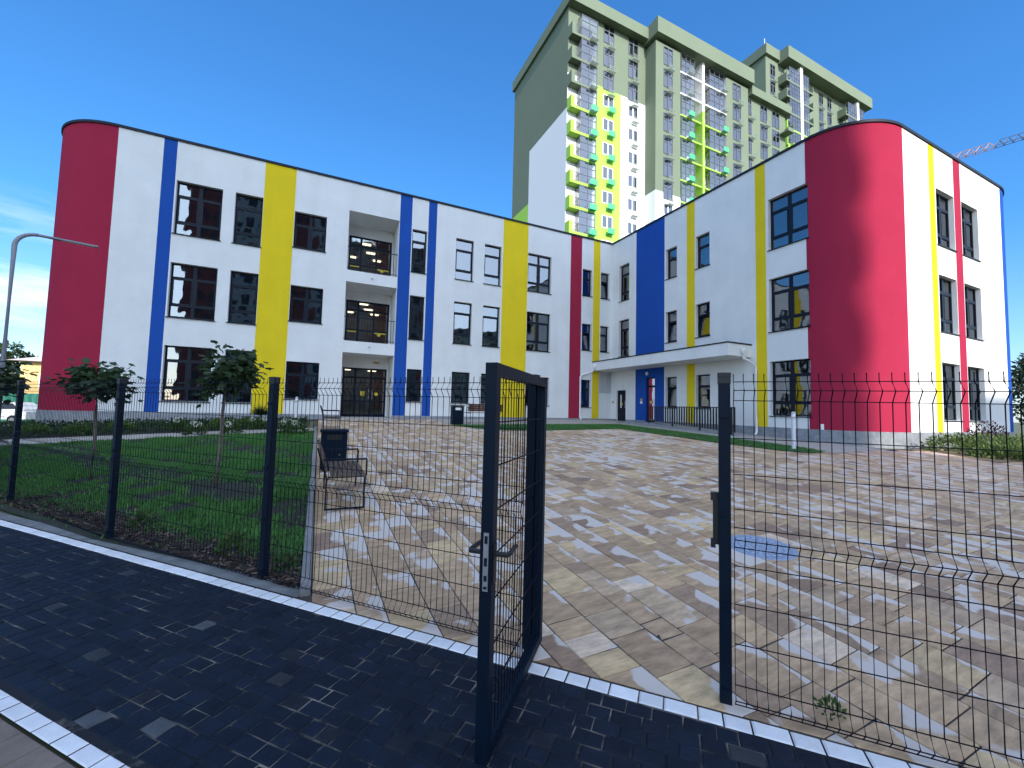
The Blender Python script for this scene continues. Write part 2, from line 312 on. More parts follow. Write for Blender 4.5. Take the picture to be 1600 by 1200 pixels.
# dark cobble path and white edge rows
M['cobblejoint'] = mat('cobble_joint', (.34, .30, .24), .95, dirt=(.006, .009, .014), vscale=3.1, detail=6, thr=(.49, .76))
sheet('path_bedding', [[bl(-30, -1.49), bl(14, -1.49), bl(14, 0.0), bl(-30, 0.0)]], M['cobblejoint'], -.006, 2)
P_, C_ = [], []; v = -.115; hr = .097
while v > -1.36:
    u = -12.+random.random()*.1
    while u < 9:
        ln = random.choice([.095, .12, .13, .15, .155]); e = .0028; jj = lambda: random.uniform(-.0035, .0035)
        q = [bl(u+e+jj(), v-hr+e+jj()), bl(u+ln-e+jj(), v-hr+e+jj()), bl(u+ln-e+jj(), v-e+jj()), bl(u+e+jj(), v-e+jj())]
        s_ = random.uniform(.85, 1.15); c = (.008*s_, .014*s_, .027*s_); rr = random.random()
        if rr < .004: c = (.075, .085, .095)
        elif rr < .016: c = (.032, .038, .045)
        elif rr < .05: c = (.014, .018, .026)
        P_.append(q); C_.append((*c, random.random())); u += ln
    v -= hr
stones('path', P_, C_, .0, stonemat('dark_cobbles', .62, bump=.5, bscale=90, mott=.35, spec=.14), wob=.0022, cham=.007)
P_, C_ = [], []
for v0, wd in ((-.108, .10), (-1.49, .075)):
    u = -12.
    while u < 9:
        ln = random.choice([.13, .16, .17, .12, .17]); P_.append([bl(u+.004, v0), bl(u+ln-.004, v0), bl(u+ln-.004, v0+wd), bl(u+.004, v0+wd)]); s_ = random.uniform(.9, 1.06)
        C_.append((.72*s_, .73*s_, .74*s_, random.random())); u += ln
stones('edge_stones', P_, C_, .004, stonemat('white_edge_stone', .75, bump=.25, mott=.12), wob=.001, cham=.008)
sheet('path_far', [[bl(-30, -1.4), bl(-12.02, -1.4), bl(-12.02, -.11), bl(-30, -.11)]], mat('dark_cobbles_far', (.02, .026, .035), .6, var=.3, vscale=9), -.001, 2)
P_, C_ = [], []; v = -1.50
while v > -5:
    u = -12+random.random()*.2
    while u < 9:
        P_.append([bl(u+.003, v-.197), bl(u+.197, v-.197), bl(u+.197, v-.003), bl(u+.003, v-.003)]); s_ = random.uniform(.8, 1.15); C_.append((.20*s_, .155*s_, .125*s_, random.random())); u += .2
    v -= .2
stones('pavement', P_, C_, -.002, stonemat('brown_pavement', .8), wob=.001)
sheet('pavement_bedding', [[bl(-30, -5.4), bl(14, -5.4), bl(14, -1.5), bl(-30, -1.5)]], M['joint'], -.008, 3)
sheet('road', [[bl(-60, -14), bl(60, -14), bl(60, -5.6), bl(-60, -5.6)]], mat('asphalt', (.05, .05, .052), .85, var=.2, vscale=4, bump=.3, bscale=80), .0, 6)
# concrete strip, lawn soil, kerb, walk, beds, grass strips
sheet('concrete_strip', [[bl(-14, .004), bl(-2.3, .004), (.02, 3.92), (-.04, 4.02), bl(-14, .12)]], mat('wet_concrete', (.17, .18, .18), .85, var=.4, vscale=5, bump=.4, bscale=30, detail=8), .004)
LAWN = [(-.06, 4.1), (-.06, 15.28), (-10.5, 15.28), (-10.5, 14.9), (-4.3, 8.73), (-2.2, 6.22)]
sheet('lawn_soil', [LAWN], M['soil'], .006)
sheet('garden_walk', [[(-10.5, 15.3), (-.06, 15.3), (-.06, 16.15), (-10.5, 16.15)]], M['apron'], .008)
BED = [(-10.5, 16.17), (-.3, 16.17), (-.3, 18.85), (-10.5, 18.85)]
sheet('flower_bed_soil', [BED], M['soil'], .01)
sheet('wall_apron', [[(-10.5, 18.86), (.0, 18.86), (.0, 19.4), (-10.5, 19.4)]], M['apron'], .008)
STRIP1 = [(5.0, 16.2), (5.5, 14.6), (6.3, 13.75), (7.4, 13.45), (11.2, 13.4), (13.05, 15.65), (5.2, 16.25)]
STRIP2 = [(11.2, 13.4), (11.25, 9), (11.5, 7.2), (11.95, 6.55), (12.6, 6.6), (13.0, 7.4), (13.05, 15.65)]
sheet('grass_strip_soil', [STRIP1, STRIP2], M['soil'], .012)
sheet('forecourt', [[(5.0, 16.3), (13.1, 15.7), (13.1, 7.2), (12.7, 6.4), (15.6, 6.4), (15.6, 19.36), (4.9, 19.36)]], M['apron'], .008)
SB = [(15.5, 4.2), (26, 3.2), (26, 6.1), (17.2, 6.1)]
sheet('shrub_bed_soil', [SB], mat('pale_soil', (.16, .12, .07), .95, var=.4, vscale=5, bump=.5, bscale=30), .012)
mb = MB(); ys = list(np.arange(3.86, 16.4, .5))
for a, b in zip(ys[:-1], ys[1:]):
    za, zb = g1(0, a), g1(0, b); x0, x1 = -.06, .02
    for q in ([(x0, a, za+.035), (x1, a, za+.035), (x1, b, zb+.035), (x0, b, zb+.035)], [(x1, a, za-.05), (x1, b, zb-.05), (x1, b, zb+.035), (x1, a, za+.035)], [(x0, a, za-.05), (x0, b, zb-.05), (x0, b, zb+.035), (x0, a, za+.035)]): mb.poly(q)
mb.poly([(-.06, 3.86, -.02), (.02, 3.86, -.02), (.02, 3.86, g1(0, 3.86)+.035), (-.06, 3.86, g1(0, 3.86)+.035)])
kind(obj('kerb', mb, mat('kerb_concrete', (.22, .22, .215), .85, var=.3, vscale=5, bump=.3, bscale=40)), 'structure')

# ------------------------------------------------------------------ school
YC, XC, YE, ZP, ZT = 19.375, 15.543, 6.662, -.46+H0, 9.94+H0
school = thing('school_building', (3, YC, 0), 'white three storey school with red, blue and yellow vertical stripes and rounded ends', 'school')
WM = [M['white'], M['red'], M['blue'], M['yellow']]; CI = dict(w=0, r=1, b=2, y=3)
Zr = lambda z: z+H0
# window table: wall, s0, s1, z0, z1 (relative to the camera), style, tilted
WIN = []
for s0, s1, st in ((-5.29, -3.81, '2x3'), (-3.39, -2.43, '1x3'), (3.68, 4.385, '1x3'), (5.845, 6.78, '1x3'), (7.375, 8.315, '1x3'), (9.885, 11.34, '2x3')):
    for fl, (z0, z1) in enumerate(((.2, 1.72), (3.13, 5.21), (6.34, 8.41))):
        if fl == 0:
            if st == '2x3' and s0 < 0 or s0 == -3.39: WIN.append(('A', s0, s1, -.04, 2.04, st, 0))
            else: WIN.append(('A', s0, s1, z0, z1, {'1x3': '1x2', '2x3': '2x2'}[st], 0))
        else: WIN.append(('A', s0, s1, z0, z1, st, 0))
for s0, s1, st in ((-1.265, -.02, '2x2'), (13.43, 14.09, '1x2'), (14.715, 15.335, '1x2')):
    for fl, (z0, z1) in enumerate(((.17, 1.73), (3.43, 4.95), (6.58, 8.13))):
        if s0 > 14.5 and fl == 0: continue
        WIN.append(('A', s0, s1, z0, z1, st, 1 if (s0, fl) in ((13.43, 1), (14.715, 2)) else 0))
for y0, y1 in ((18.73, 17.88),):
    for z0, z1 in ((3.12, 5.2), (6.31, 8.41)): WIN.append(('B', -y0, -y1, z0, z1, '1x3', 0))
for y0, y1 in ((15.18, 14.48), (13.37, 12.62)):
    for fl, (z0, z1) in enumerate(((.22, 1.73), (3.45, 4.98), (6.65, 8.17))): WIN.append(('B', -y0, -y1, z0, z1, '1x2', 1 if (fl == 1 or (fl == 0 and y0 > 14)) else 0))
for z0, z1 in ((-.03, 2.02), (3.16, 5.22), (6.36, 8.38)): WIN.append(('B', -9.96, -8.53, z0, z1, '2x3', 0))
for x0, x1 in ((20.0, 21.45), (22.1, 23.6)):
    for z0, z1 in ((-.04, 2.02), (3.14, 5.21), (6.32, 8.42)): WIN.append(('E', x0, x1, z0, z1, '2x3', 0))
LOG = [(.875, 3.06, -.56, 2.28), (.875, 3.06, 2.80, 5.44), (.875, 3.06, 5.96, 8.66)]
DOORS = [(-18.88, -18.1, -.62, 1.18), (-16.54, -15.9, -.52, 1.78)]

class Seg:
    def __init__(s, kind_, a, b, s0, s1, inward, cen=None, rx=0, ry=0, a0=0, a1=0):
        s.k, s.a, s.b, s.s0, s.s1, s.inw, s.c, s.rx, s.ry, s.a0, s.a1 = kind_, a, b, s0, s1, inward, cen, rx, ry, a0, a1
    def at(s, t, d=0):                        # d: outward offset
        f = (t-s.s0)/(s.s1-s.s0)
        if s.k == 'line': return (s.a[0]+(s.b[0]-s.a[0])*f-s.inw[0]*d, s.a[1]+(s.b[1]-s.a[1])*f-s.inw[1]*d)
        an = s.a0+(s.a1-s.a0)*f; return (s.c[0]+(s.rx+d)*math.cos(an), s.c[1]+(s.ry+d)*math.sin(an))
    def breaks(s):
        n = 1 if s.k == 'line' else 40
        return [s.s0+(s.s1-s.s0)*i/n for i in range(n+1)]
rl = 2.25; rb = 3.0
SEGS = {
 'L': Seg('line', (-7.07-rl, 34), (-7.07-rl, YC+rl), -130, -100, (1, 0)),
 'AL': Seg('arc', None, None, -20, -7.07, None, (-7.07, YC+rl), rl, rl, PI, 1.5*PI),
 'A': Seg('line', (-7.07, YC), (XC, YC), -7.07, XC, (0, 1)),
 'B': Seg('line', (XC, YC), (XC, 8.51), -YC, -8.51, (1, 0)),
 'BE': Seg('arc', None, None, 0, 3, None, (XC+2.1, YE+1.85), 2.1, 1.85, PI, 1.5*PI),
 'E': Seg('line', (XC+2.1, YE), (25.95, YE), XC+2.1, 25.95, (0, 1)),
 'ER': Seg('arc', None, None, 0, 3, None, (25.95, YE+rb), rb, rb, 1.5*PI, 2*PI),
 'R': Seg('line', (25.95+rb, YE+rb), (25.95+rb, 34), 0, 25, (-1, 0))}
STR = {'L': [(-130, 'w')], 'AL': [(-20, 'r')],
 'A': [(-7.07, 'w'), (-5.75, 'b'), (-5.34, 'w'), (-2.42, 'y'), (-1.28, 'w'), (3.08, 'b'), (3.64, 'w'), (4.43, 'b'), (4.84, 'w'), (8.40, 'y'), (9.87, 'w'), (12.60, 'r'), (13.36, 'w'), (14.18, 'y'), (14.66, 'w')],
 'B': [(-YC, 'w'), (-17.32, 'b'), (-15.27, 'w'), (-13.88, 'y'), (-13.42, 'w'), (-10.49, 'y'), (-10.07, 'w'), (-8.6, 'r')], 'BE': [(0, 'r')],
 'E': [(XC+2.1, 'w'), (19.48, 'y'), (19.93, 'w'), (21.48, 'r'), (22.07, 'w')], 'ER': [(0, 'b')], 'R': [(0, 'w')]}
HOLES = {k: [(w_[1], w_[2], w_[3], w_[4], .17) for w_ in WIN if w_[0] == k] for k in SEGS}
HOLES['A'] += [(*l_, 1.5) for l_ in LOG]; HOLES['B'] += [(*d_, .14) for d_ in DOORS]
def wall(name, keys, zb, zt, mats, out_=0, holes=True, stripes=True):
    mb = MB()
    for key in keys:
        sg = SEGS[key]; st = STR[key]; hs = HOLES[key] if holes else []
        br = set(round(b, 4) for b in sg.breaks())|set(round(max(a, sg.s0), 4) for a, _ in st)
        for h in hs: br |= {round(h[0], 4), round(h[1], 4)}
        br = sorted(br); zs = sorted({zb, zt}|{round(Zr(q), 4) for h in hs for q in h[2:4] if zb < Zr(q) < zt})
        def cidx(t):
            c = st[0][1]
            for a, n in st:
                if t >= a-1e-6: c = n
            return CI[c] if stripes else 0
        for a, b in zip(br[:-1], br[1:]):
            m_ = (a+b)/2; pa, pb = sg.at(a, out_), sg.at(b, out_)
            for z0, z1 in zip(zs[:-1], zs[1:]):
                zm = (z0+z1)/2
                if any(h[0] < m_ < h[1] and Zr(h[2]) < zm < Zr(h[3]) for h in hs): continue
                mb.poly([(*pa, z0), (*pb, z0), (*pb, z1), (*pa, z1)], cidx(m_))
        for s0, s1, z0, z1, dp in hs:
            z0, z1 = Zr(z0), Zr(z1); a, b = sg.at(s0), sg.at(s1); ai, bi = sg.at(s0, -dp), sg.at(s1, -dp)
            wc = CI['w']; cl = cidx(s0-.01) if dp < 1 else wc; cr = cidx(s1+.01) if dp < 1 else wc; ct = cidx((s0+s1)/2) if dp < 1 else wc
            mb.poly([(*a, z0), (*ai, z0), (*ai, z1), (*a, z1)], cl); mb.poly([(*b, z0), (*bi, z0), (*bi, z1), (*b, z1)], cr)
            mb.poly([(*a, z1), (*ai, z1), (*bi, z1), (*b, z1)], ct); 
            if z0 > zb: mb.poly([(*a, z0), (*ai, z0), (*bi, z0), (*b, z0)], ct)
    return mb
obj('wall', wall('wall', ['L', 'AL', 'A'], ZP, ZT, WM), WM, school, weld=True)
obj('wall', wall('wall', ['B', 'BE', 'E', 'ER', 'R'], ZP, ZT, WM), WM, school, weld=True)
def band(keys, z0, z1, o0, o1, skip=()):     # profile strip that follows the walls
    mb = MB()
    for key in keys:
        sg = SEGS[key]; br = sorted(set(sg.breaks())|{q for k_, a, b in skip if k_ == key for q in (a, b)})
        for a, b in zip(br[:-1], br[1:]):
            if any(k_ == key and p < (a+b)/2 < q for k_, p, q in skip): continue
            p0, p1, q0, q1 = sg.at(a, o0), sg.at(b, o0), sg.at(a, o1), sg.at(b, o1)
            for q in ([(*q0, z0), (*q1, z0), (*q1, z1), (*q0, z1)], [(*p0, z1), (*p1, z1), (*q1, z1), (*q0, z1)], [(*p0, z0), (*p1, z0), (*q1, z0), (*q0, z0)]): mb.poly(q)
    return mb
obj('roof_edge', band(SEGS.keys(), ZT, ZT+.09, -.35, .045), M['coping'], school, weld=True)
obj('plinth', band(SEGS.keys(), -.4, ZP-.002, -.2, .018, [('A', .875, 3.06), ('B', -18.88, -18.1), ('B', -16.54, -15.9)]), M['granite'], school, weld=True)
mb = MB(); zr = ZT-.25
mb.poly([(-7.0, YC+.1, zr), (27.7, YC+.1, zr), (27.7, 34, zr), (-9.2, 34, zr), (-9.2, YC+2.4, zr)]); mb.poly([(XC+.1, 8.6, zr), (27.8, 8.6, zr), (27.8, YC+.1, zr), (XC+.1, YC+.1, zr)]); mb.poly([(XC+2.1, YE+.1, zr), (25.9, YE+.1, zr), (25.9, 8.6, zr), (XC+2.1, 8.6, zr)])
obj('roof', mb, M['coping'], school)
mb = MB(); mb.poly([(-9.32, 34, 0), (27.9, 34, 0), (27.9, 34, ZT), (-9.32, 34, ZT)]); obj('rear_wall', mb, M['white'], school)

# windows: one mesh per size, reused
WC = {}
def window_kind(wd, ht, style, tilt, fm=None, gm=None, room=True, fw_=.055, keybase='s'):
    k = (round(wd, 2), round(ht, 2), style, tilt, keybase)
    if k in WC: return WC[k]
    cols, rows = int(style[0]), int(style[2]); fr = MB(); pn = MB(); si = MB(); sa = MB(); d0, d1 = 0.0, .07
    fr.box(0, fw_, d0, d1, 0, ht); fr.box(wd-fw_, wd, d0, d1, 0, ht); fr.box(fw_, wd-fw_, d0, d1, 0, fw_); fr.box(fw_, wd-fw_, d0, d1, ht-fw_, ht)
    zs = [fw_, ht-fw_]
    if rows == 3: zs = [fw_, ht*.23, ht*.74, ht-fw_]
    if rows == 2: zs = [fw_, ht*.66, ht-fw_]
    xs = [fw_, wd-fw_] if cols == 1 else [fw_, wd*.5, wd-fw_]
    hb = .04
    if cols == 2: fr.box(wd*.5-.055, wd*.5+.055, d0-.004, d1, fw_, ht-fw_)
    for ci in range(cols):
        a = xs[ci]+(.055 if ci else 0); b = xs[ci+1]-(.055 if ci < cols-1 else 0)
        for z in zs[1:-1]: fr.box(a, b, d0-.003, d1-.004, z-hb, z+hb)
        for j in range(rows):
            za = zs[j]+(hb if j else 0); zb_ = zs[j+1]-(hb if j < rows-1 else 0)
            main = (j == rows-2) or rows == 1 or (rows == 2 and j == 0)
            if main:                          # opening sash with its own frame
                t = .035; T = sa if (tilt and ci == 0) else fr; P2 = sa if (tilt and ci == 0) else pn
                n0 = len(T.v); n1 = len(pn.v)
                for q in ((a, a+t, za, zb_), (b-t, b, za, zb_), (a+t, b-t, za, za+t), (a+t, b-t, zb_-t, zb_)): T.box(q[0], q[1], d0-.012, d1-.02, q[2], q[3])
                if tilt and ci == 0:
                    sa.poly([(a+t, .025, za+t), (b-t, .025, za+t), (b-t, .025, zb_-t), (a+t, .025, zb_-t)], 1)
                    c, s_ = math.cos(.14), math.sin(.14)
                    sa.v = [(x, .03+(y-.03)*c+(z-za)*s_, za+(z-za)*c-(y-.03)*s_) for x, y, z in sa.v]
                else: pn.poly([(a+t, .025, za+t), (b-t, .025, za+t), (b-t, .025, zb_-t), (a+t, .025, zb_-t)])
            else: pn.poly([(a, .03, za), (b, .03, za), (b, .03, zb_), (a, .03, zb_)])
    if room:
        e, D = .25, 2.2
        A0 = (-e, .11, -.1); B0 = (wd+e, D, ht+.3)
        x0, y0, z0 = A0; x1, y1, z1 = B0
        for q in ([(x0, y1, z0), (x1, y1, z0), (x1, y1, z1), (x0, y1, z1)], [(x0, y0, z0), (x0, y1, z0), (x0, y1, z1), (x0, y0, z1)], [(x1, y0, z0), (x1, y1, z0), (x1, y1, z1), (x1, y0, z1)],
                  [(x0, y0, z1), (x1, y0, z1), (x1, y1, z1), (x0, y1, z1)], [(x0, y0, z0), (x1, y0, z0), (x1, y1, z0), (x0, y1, z0)]): fr.poly(q, 1)
    fm = fm or M['dark']; gm = gm or M['glass']
    f = obj('window', fr, [fm, M['room']], None, True); p = obj('pane', pn, gm, f, True)
    if keybase == 's': si.box(-.03, wd+.03, -.20, 0, -.035, -.008); obj('sill', si, M['dark'], f, True)
    if tilt: obj('sash', sa, [fm, gm], f, True)
    COL.objects.unlink(f)
    for c in list(f.children): COL.objects.unlink(c)
    WC[k] = (f, list(f.children)); return WC[k]
def put(kindt, parent, loc, rz):
    f, ch = kindt; c = f.copy(); COL.objects.link(c); c.parent = parent; c.location = Vector(loc)-wloc(parent); c.rotation_euler = (0, 0, rz)
    for q in ch: d = q.copy(); COL.objects.link(d); d.parent = c
    return c
for wl, s0, s1, z0, z1, st, tl in WIN:
    kd = window_kind(s1-s0, z1-z0, st, tl); x, y = SEGS[wl].at(s0, -.15)
    o = put(kd, school, (x, y, Zr(z0)), 0 if wl != 'B' else -PI/2)
    if wl == 'E':
        cu = MB(); W_ = s1-s0; n_ = 40
        for i in range(n_):
            a, b = .06+(W_-.12)*i/n_, .06+(W_-.12)*(i+1)/n_
            if .44 < i/n_ < .56 and z0 > 3: continue
            ya_, yb_ = .2+.025*math.sin(i*1.3), .2+.025*math.sin((i+1)*1.3); cu.poly([(a, ya_, .1), (b, yb_, .1), (b, yb_, z1-z0-.05), (a, ya_, z1-z0-.05)])
        obj('curtain', cu, M['curtain'], o, True, True)
    if tl: o['label'] = 'window with its dark sash tilted open'

# loggias: back wall, glazing, room, railing
gl = {0: (.99, 2.985, -.56, 1.75), 1: (.99, 2.985, 2.84, 4.98), 2: (.99, 2.985, 6.0, 8.12)}
yb = YC+1.5; mb = MB()
for fl, (x0, x1, z0, z1) in enumerate(LOG):
    a, b, c, d = gl[fl]; P0 = lambda q: [(q[0], yb, Zr(q[2])), (q[1], yb, Zr(q[2])), (q[1], yb, Zr(q[3])), (q[0], yb, Zr(q[3]))]
    for q in ((x0, a, z0, z1), (b, x1, z0, z1), (a, b, d, z1)): mb.poly(P0(q))
    if c > z0: mb.poly(P0((a, b, z0, c)))
obj('loggia_wall', mb, M['white'], school)
for fl, (a, b, c, d) in gl.items():
    fr = MB(); pn = MB(); y0, y1 = yb+.01, yb+.08; c, d = Zr(c), Zr(d); xs = [a, a+.56, a+1.28, b]; zt_ = d-.46
    for x in xs: xx = min(max(x, a+.045), b-.045); fr.box(xx-.045, xx+.045, y0, y1, c, d)
    for i in range(3):
        p, q = xs[i]+(.09 if i == 0 else .045), xs[i+1]-(.09 if i == 2 else .045)
        for z, h in ((c+.05, .05), (zt_, .045), (d-.04, .04), (c+.72, .035)): fr.box(p, q, y0+.004, y1-.004, z-h, z+h)
        pn.poly([(p, y0+.03, c+.1), (q, y0+.03, c+.1), (q, y0+.03, d-.08), (p, y0+.03, d-.08)])
    x0, x1, Y1 = a-.6, b+.6, yb+4.5
    for q in ([(x0, Y1, c), (x1, Y1, c), (x1, Y1, d+.2), (x0, Y1, d+.2)], [(x0, y1, c), (x0, Y1, c), (x0, Y1, d+.2), (x0, y1, d+.2)], [(x1, y1, c), (x1, Y1, c), (x1, Y1, d+.2), (x1, y1, d+.2)],
              [(x0, y1, d+.2), (x1, y1, d+.2), (x1, Y1, d+.2), (x0, Y1, d+.2)], [(x0, y1, c), (x1, y1, c), (x1, Y1, c), (x0, Y1, c)]): fr.poly(q, 1)
    dr = obj('glazed_door', fr, [M['dark'], M['room']], school); obj('pane', pn, M['glass'], dr)
    lm = MB()
    for px, py in ((.9, 1.3), (1.25, 2.5), (.35, 3.6), (1.7, 3.6)): lm.box(a+px-.22, a+px+.22, yb+py-.1, yb+py+.1, d+.14, d+.18)
    obj('ceiling_lamp', lm, M['lampglow'], dr)
    sg = MB(); sg.disc((a+1.55, y0-.006, c+1.08 if fl == 0 else c+.58), .085, (1, 0, 0), (0, 0, 1)); obj('door_sticker', sg, M['signyellow'], dr)
    if fl:
        s2 = MB(); s2.box(a+.08, a+.52, y0+.02, y0+.026, c+.62, c+.69); s2.box(a+1.32, b-.1, y0+.02, y0+.026, c+.62, c+.69); obj('safety_strip', s2, M['signyellow'], dr)
        rl_ = MB(); yr = YC+.06; x0, x1 = LOG[fl][0], LOG[fl][1]
        rl_.box(x0+.003, x1-.003, yr, yr+.03, c+1.02, c+1.05); rl_.box(x0+.003, x1-.003, yr, yr+.03, c+.06, c+.085)
        n = 19
        for i in range(n): x = x0+.06+(x1-x0-.12)*i/(n-1); rl_.box(x-.006, x+.006, yr+.008, yr+.022, c+.0, c+1.02)
        obj('railing', rl_, M['dark'], school)
    else:
        s3 = MB(); X, Z, Yq = a+.92, c+1.08, y0-.008
        s3.box(X-.1, X+.1, Yq, Yq+.004, Z-.12, Z+.12); ps = obj('access_sign', s3, M['signyellow'], dr); s4 = MB(); Yq -= .003
        s4.disc((X-.005, Yq, Z+.075), .018, (1, 0, 0), (0, 0, 1))
        for p, q in (((-.005, .05), (.0, -.01)), ((.0, -.01), (.045, -.012)), ((.045, -.012), (.06, -.06)), ((0, .025), (.035, .025))): s4.tube([(X+p[0], Yq, Z+p[1]), (X+q[0], Yq, Z+q[1])], .009, 4)
        ring = [(X-.008+.052*math.cos(t), Yq, Z-.035+.052*math.sin(t)) for t in np.linspace(PI*.55, PI*2.0, 12)]; s4.tube(ring, .007, 4); obj('symbol', s4, M['black'], ps)
        hd = MB(); hd.tube([(a+1.2, y0-.05, c+.85), (a+1.2, y0-.05, c+1.35)], .014, 6); hd.tube([(a+1.36, y0-.05, c+.85), (a+1.36, y0-.05, c+1.35)], .014, 6); obj('handle', hd, M['steel'], dr)
        ex = MB(); ex.box(2.33, 2.62, yb-.02, yb-.004, Zr(2.0), Zr(2.1)); obj('door_plate', ex, M['brass'], school)
        fl_ = MB(); fl_.box(.87, 3.07, YC-.02, yb, -.3, Zr(-.575)); obj('entrance_floor', fl_, M['concrete'], school)
for z in (2.6, 5.72): mb = MB(); mb.box(1.93, 2.0, YC-.05, YC-.002, Zr(z)-.03, Zr(z)+.03); obj('wall_spout', mb, M['grey'], school)
# entrance canopy with pipes, doors, louvre, ramp
cx0, cy0 = 14.16, 10.7; mb = MB(); mb.box(cx0, XC-.003, cy0, YC-.003, Zr(2.26), Zr(2.74)); cano = obj('canopy', mb, M['white'], school)
mb = MB(); mb.box(cx0-.03, XC-.004, cy0-.03, YC-.004, Zr(2.743), Zr(2.79)); obj('canopy_edge', mb, M['coping'], cano)
def pipe(pts, hop):
    mb = MB(); mb.tube(pts, .045, 8); x, y, z = hop; mb.lathe([(.05, -.12), (.1, 0), (.11, .1), (.11, .12)], hop, 10); return mb
o = obj('downpipe', pipe([(cx0-.07, YC-.35, Zr(2.33)), (cx0-.10, YC-.15, Zr(2.2)), (13.4, YC-.1, Zr(1.98)), (13.3, YC-.1, Zr(1.85)), (13.3, YC-.1, Zr(-.4)), (13.34, YC-.2, Zr(-.52))], (cx0-.07, YC-.35, Zr(2.45))), M['whiteplastic'], school, smooth=False)
obj('downpipe', pipe([(14.95, cy0-.08, Zr(2.33)), (14.95, cy0-.09, Zr(2.18)), (15.3, cy0-.2, Zr(2.0)), (XC-.1, cy0-.25, Zr(1.85)), (XC-.1, cy0-.25, Zr(-.7)), (XC-.2, cy0-.25, Zr(-.78))], (14.95, cy0-.08, Zr(2.45))), M['whiteplastic'], school)
mb = MB(); a, b = 14.64, 15.535
for i in range(2):
    x0 = a+.46*i; x1 = x0+.43; mb.box(x0, x1, YC-.03, YC-.002, Zr(1.02), Zr(1.05)); mb.box(x0, x1, YC-.03, YC-.002, Zr(2.2), Zr(2.23)); mb.box(x0, x0+.03, YC-.03, YC-.002, Zr(1.05), Zr(2.2)); mb.box(x1-.03, x1, YC-.03, YC-.002, Zr(1.05), Zr(2.2))
    for j in range(19): z = Zr(1.08+.06*j); mb.poly([(x0+.03, YC-.028, z-.03), (x1-.03, YC-.028, z-.03), (x1-.03, YC-.006, z+.03), (x0+.03, YC-.006, z+.03)])
obj('louvre', mb, M['grey'], school)
for i, (s0, s1, z0, z1) in enumerate(DOORS):
    y0, y1 = -s1, -s0; z0, z1 = Zr(z0), Zr(z1); X = XC+.10; fr = MB(); pn = MB(); zm = z1-.46
    fr.box(X, X+.07, y0, y0+.07, z0, z1); fr.box(X, X+.07, y1-.07, y1, z0, z1); fr.box(X, X+.07, y0+.07, y1-.07, z1-.06, z1); fr.box(X, X+.07, y0+.07, y1-.07, z0, z0+.09)
    if i: fr.box(X+.003, X+.068, y0+.07, y1-.07, zm-.05, zm+.05); pn.poly([(X+.03, y0+.07, z0+.09), (X+.03, y1-.07, z0+.09), (X+.03, y1-.07, zm-.05), (X+.03, y0+.07, zm-.05)]); pn.poly([(X+.03, y0+.07, zm+.05), (X+.03, y1-.07, zm+.05), (X+.03, y1-.07, z1-.06), (X+.03, y0+.07, z1-.06)])
    else:
        fr.box(X+.01, X+.05, y0+.07, y1-.32, z0+.09, z1-.06); fr.box(X+.01, X+.05, y1-.16, y1-.07, z0+.09, z1-.06); fr.box(X+.01, X+.05, y1-.32, y1-.16, z0+.09, z0+.8); fr.box(X+.01, X+.05, y1-.32, y1-.16, z1-.25, z1-.06); pn.poly([(X+.03, y1-.32, z0+.8), (X+.03, y1-.16, z0+.8), (X+.03, y1-.16, z1-.25), (X+.03, y1-.32, z1-.25)])
    rb_ = MB(); rb_.poly([(X+1.5, y0-.3, z0), (X+1.5, y1+.3, z0), (X+1.5, y1+.3, z1), (X+1.5, y0-.3, z1)])
    d = obj('door', fr, M['dark'], school); obj('hallway', rb_, M['room'], d); obj('pane', pn, M['glass'], d)
    d['label'] = ('plain dark door under the louvre', 'tall glazed door in the blue stripe')[i]
    st = MB(); st.disc((X-.004, (y0+y1)/2+.05, z0+1.02), .08, (0, 1, 0), (0, 0, 1)); obj('door_sticker', st, M['signyellow'], d)
    hd = MB(); hd.tube([(X-.05, y0+.1, z0+.8), (X-.05, y0+.1, z0+1.2)], .014, 6); obj('handle', hd, M['steel'], d)
mb = MB(); mb.box(XC-.02, XC-.002, 19.11, 19.24, Zr(.44), Zr(.58)); obj('door_plate', mb, M['brass'], school)
mb = MB(); mb.box(XC-.02, XC-.002, 16.78, 16.93, Zr(.42), Zr(.56), 0); mb.box(XC-.021, XC-.002, 16.78, 16.93, Zr(.57), Zr(.70), 1); obj('door_plate', mb, [M['whiteplastic'], M['brass']], school)
mb = MB(); mb.lathe([(.02, -.09), (.07, -.05), (.09, 0), (.07, .06), (.02, .09)], (XC-.1, 16.36, Zr(1.98)), 12); obj('wall_lamp', mb, M['whiteplastic'], school)
mb = MB(); mb.box(XC-.03, XC-.002, 8.60, 8.601, 0, .1) if 0 else None
mb.obox((15.62, 8.1, Zr(-.42)), (.012, .004, 0), (-.06, .15, 0), (0, 0, .15)); obj('utility_box', mb, M['whiteplastic'], school)
rp_ = MB(); ya, yb2, yc2 = 17.0, 14.7, 10.3                       # landing then ramp
zt1, zt2 = Zr(-.53), Zr(-.80); x0, x1 = 14.0, XC-.02
rp_.mesh([(x0, ya, 0), (x0, yb2, 0), (x0, yc2, 0), (x0, yc2, zt2), (x0, yb2, zt1), (x0, ya, zt1), (x1, ya, 0), (x1, yb2, 0), (x1, yc2, 0), (x1, yc2, zt2), (x1, yb2, zt1), (x1, ya, zt1)],
         [(0, 1, 4, 5), (1, 2, 3, 4), (5, 4, 10, 11), (4, 3, 9, 10), (0, 5, 11, 6), (2, 8, 9, 3)])
rmp = obj('ramp', rp_, M['granite'], school)
ra = MB(); n = 34
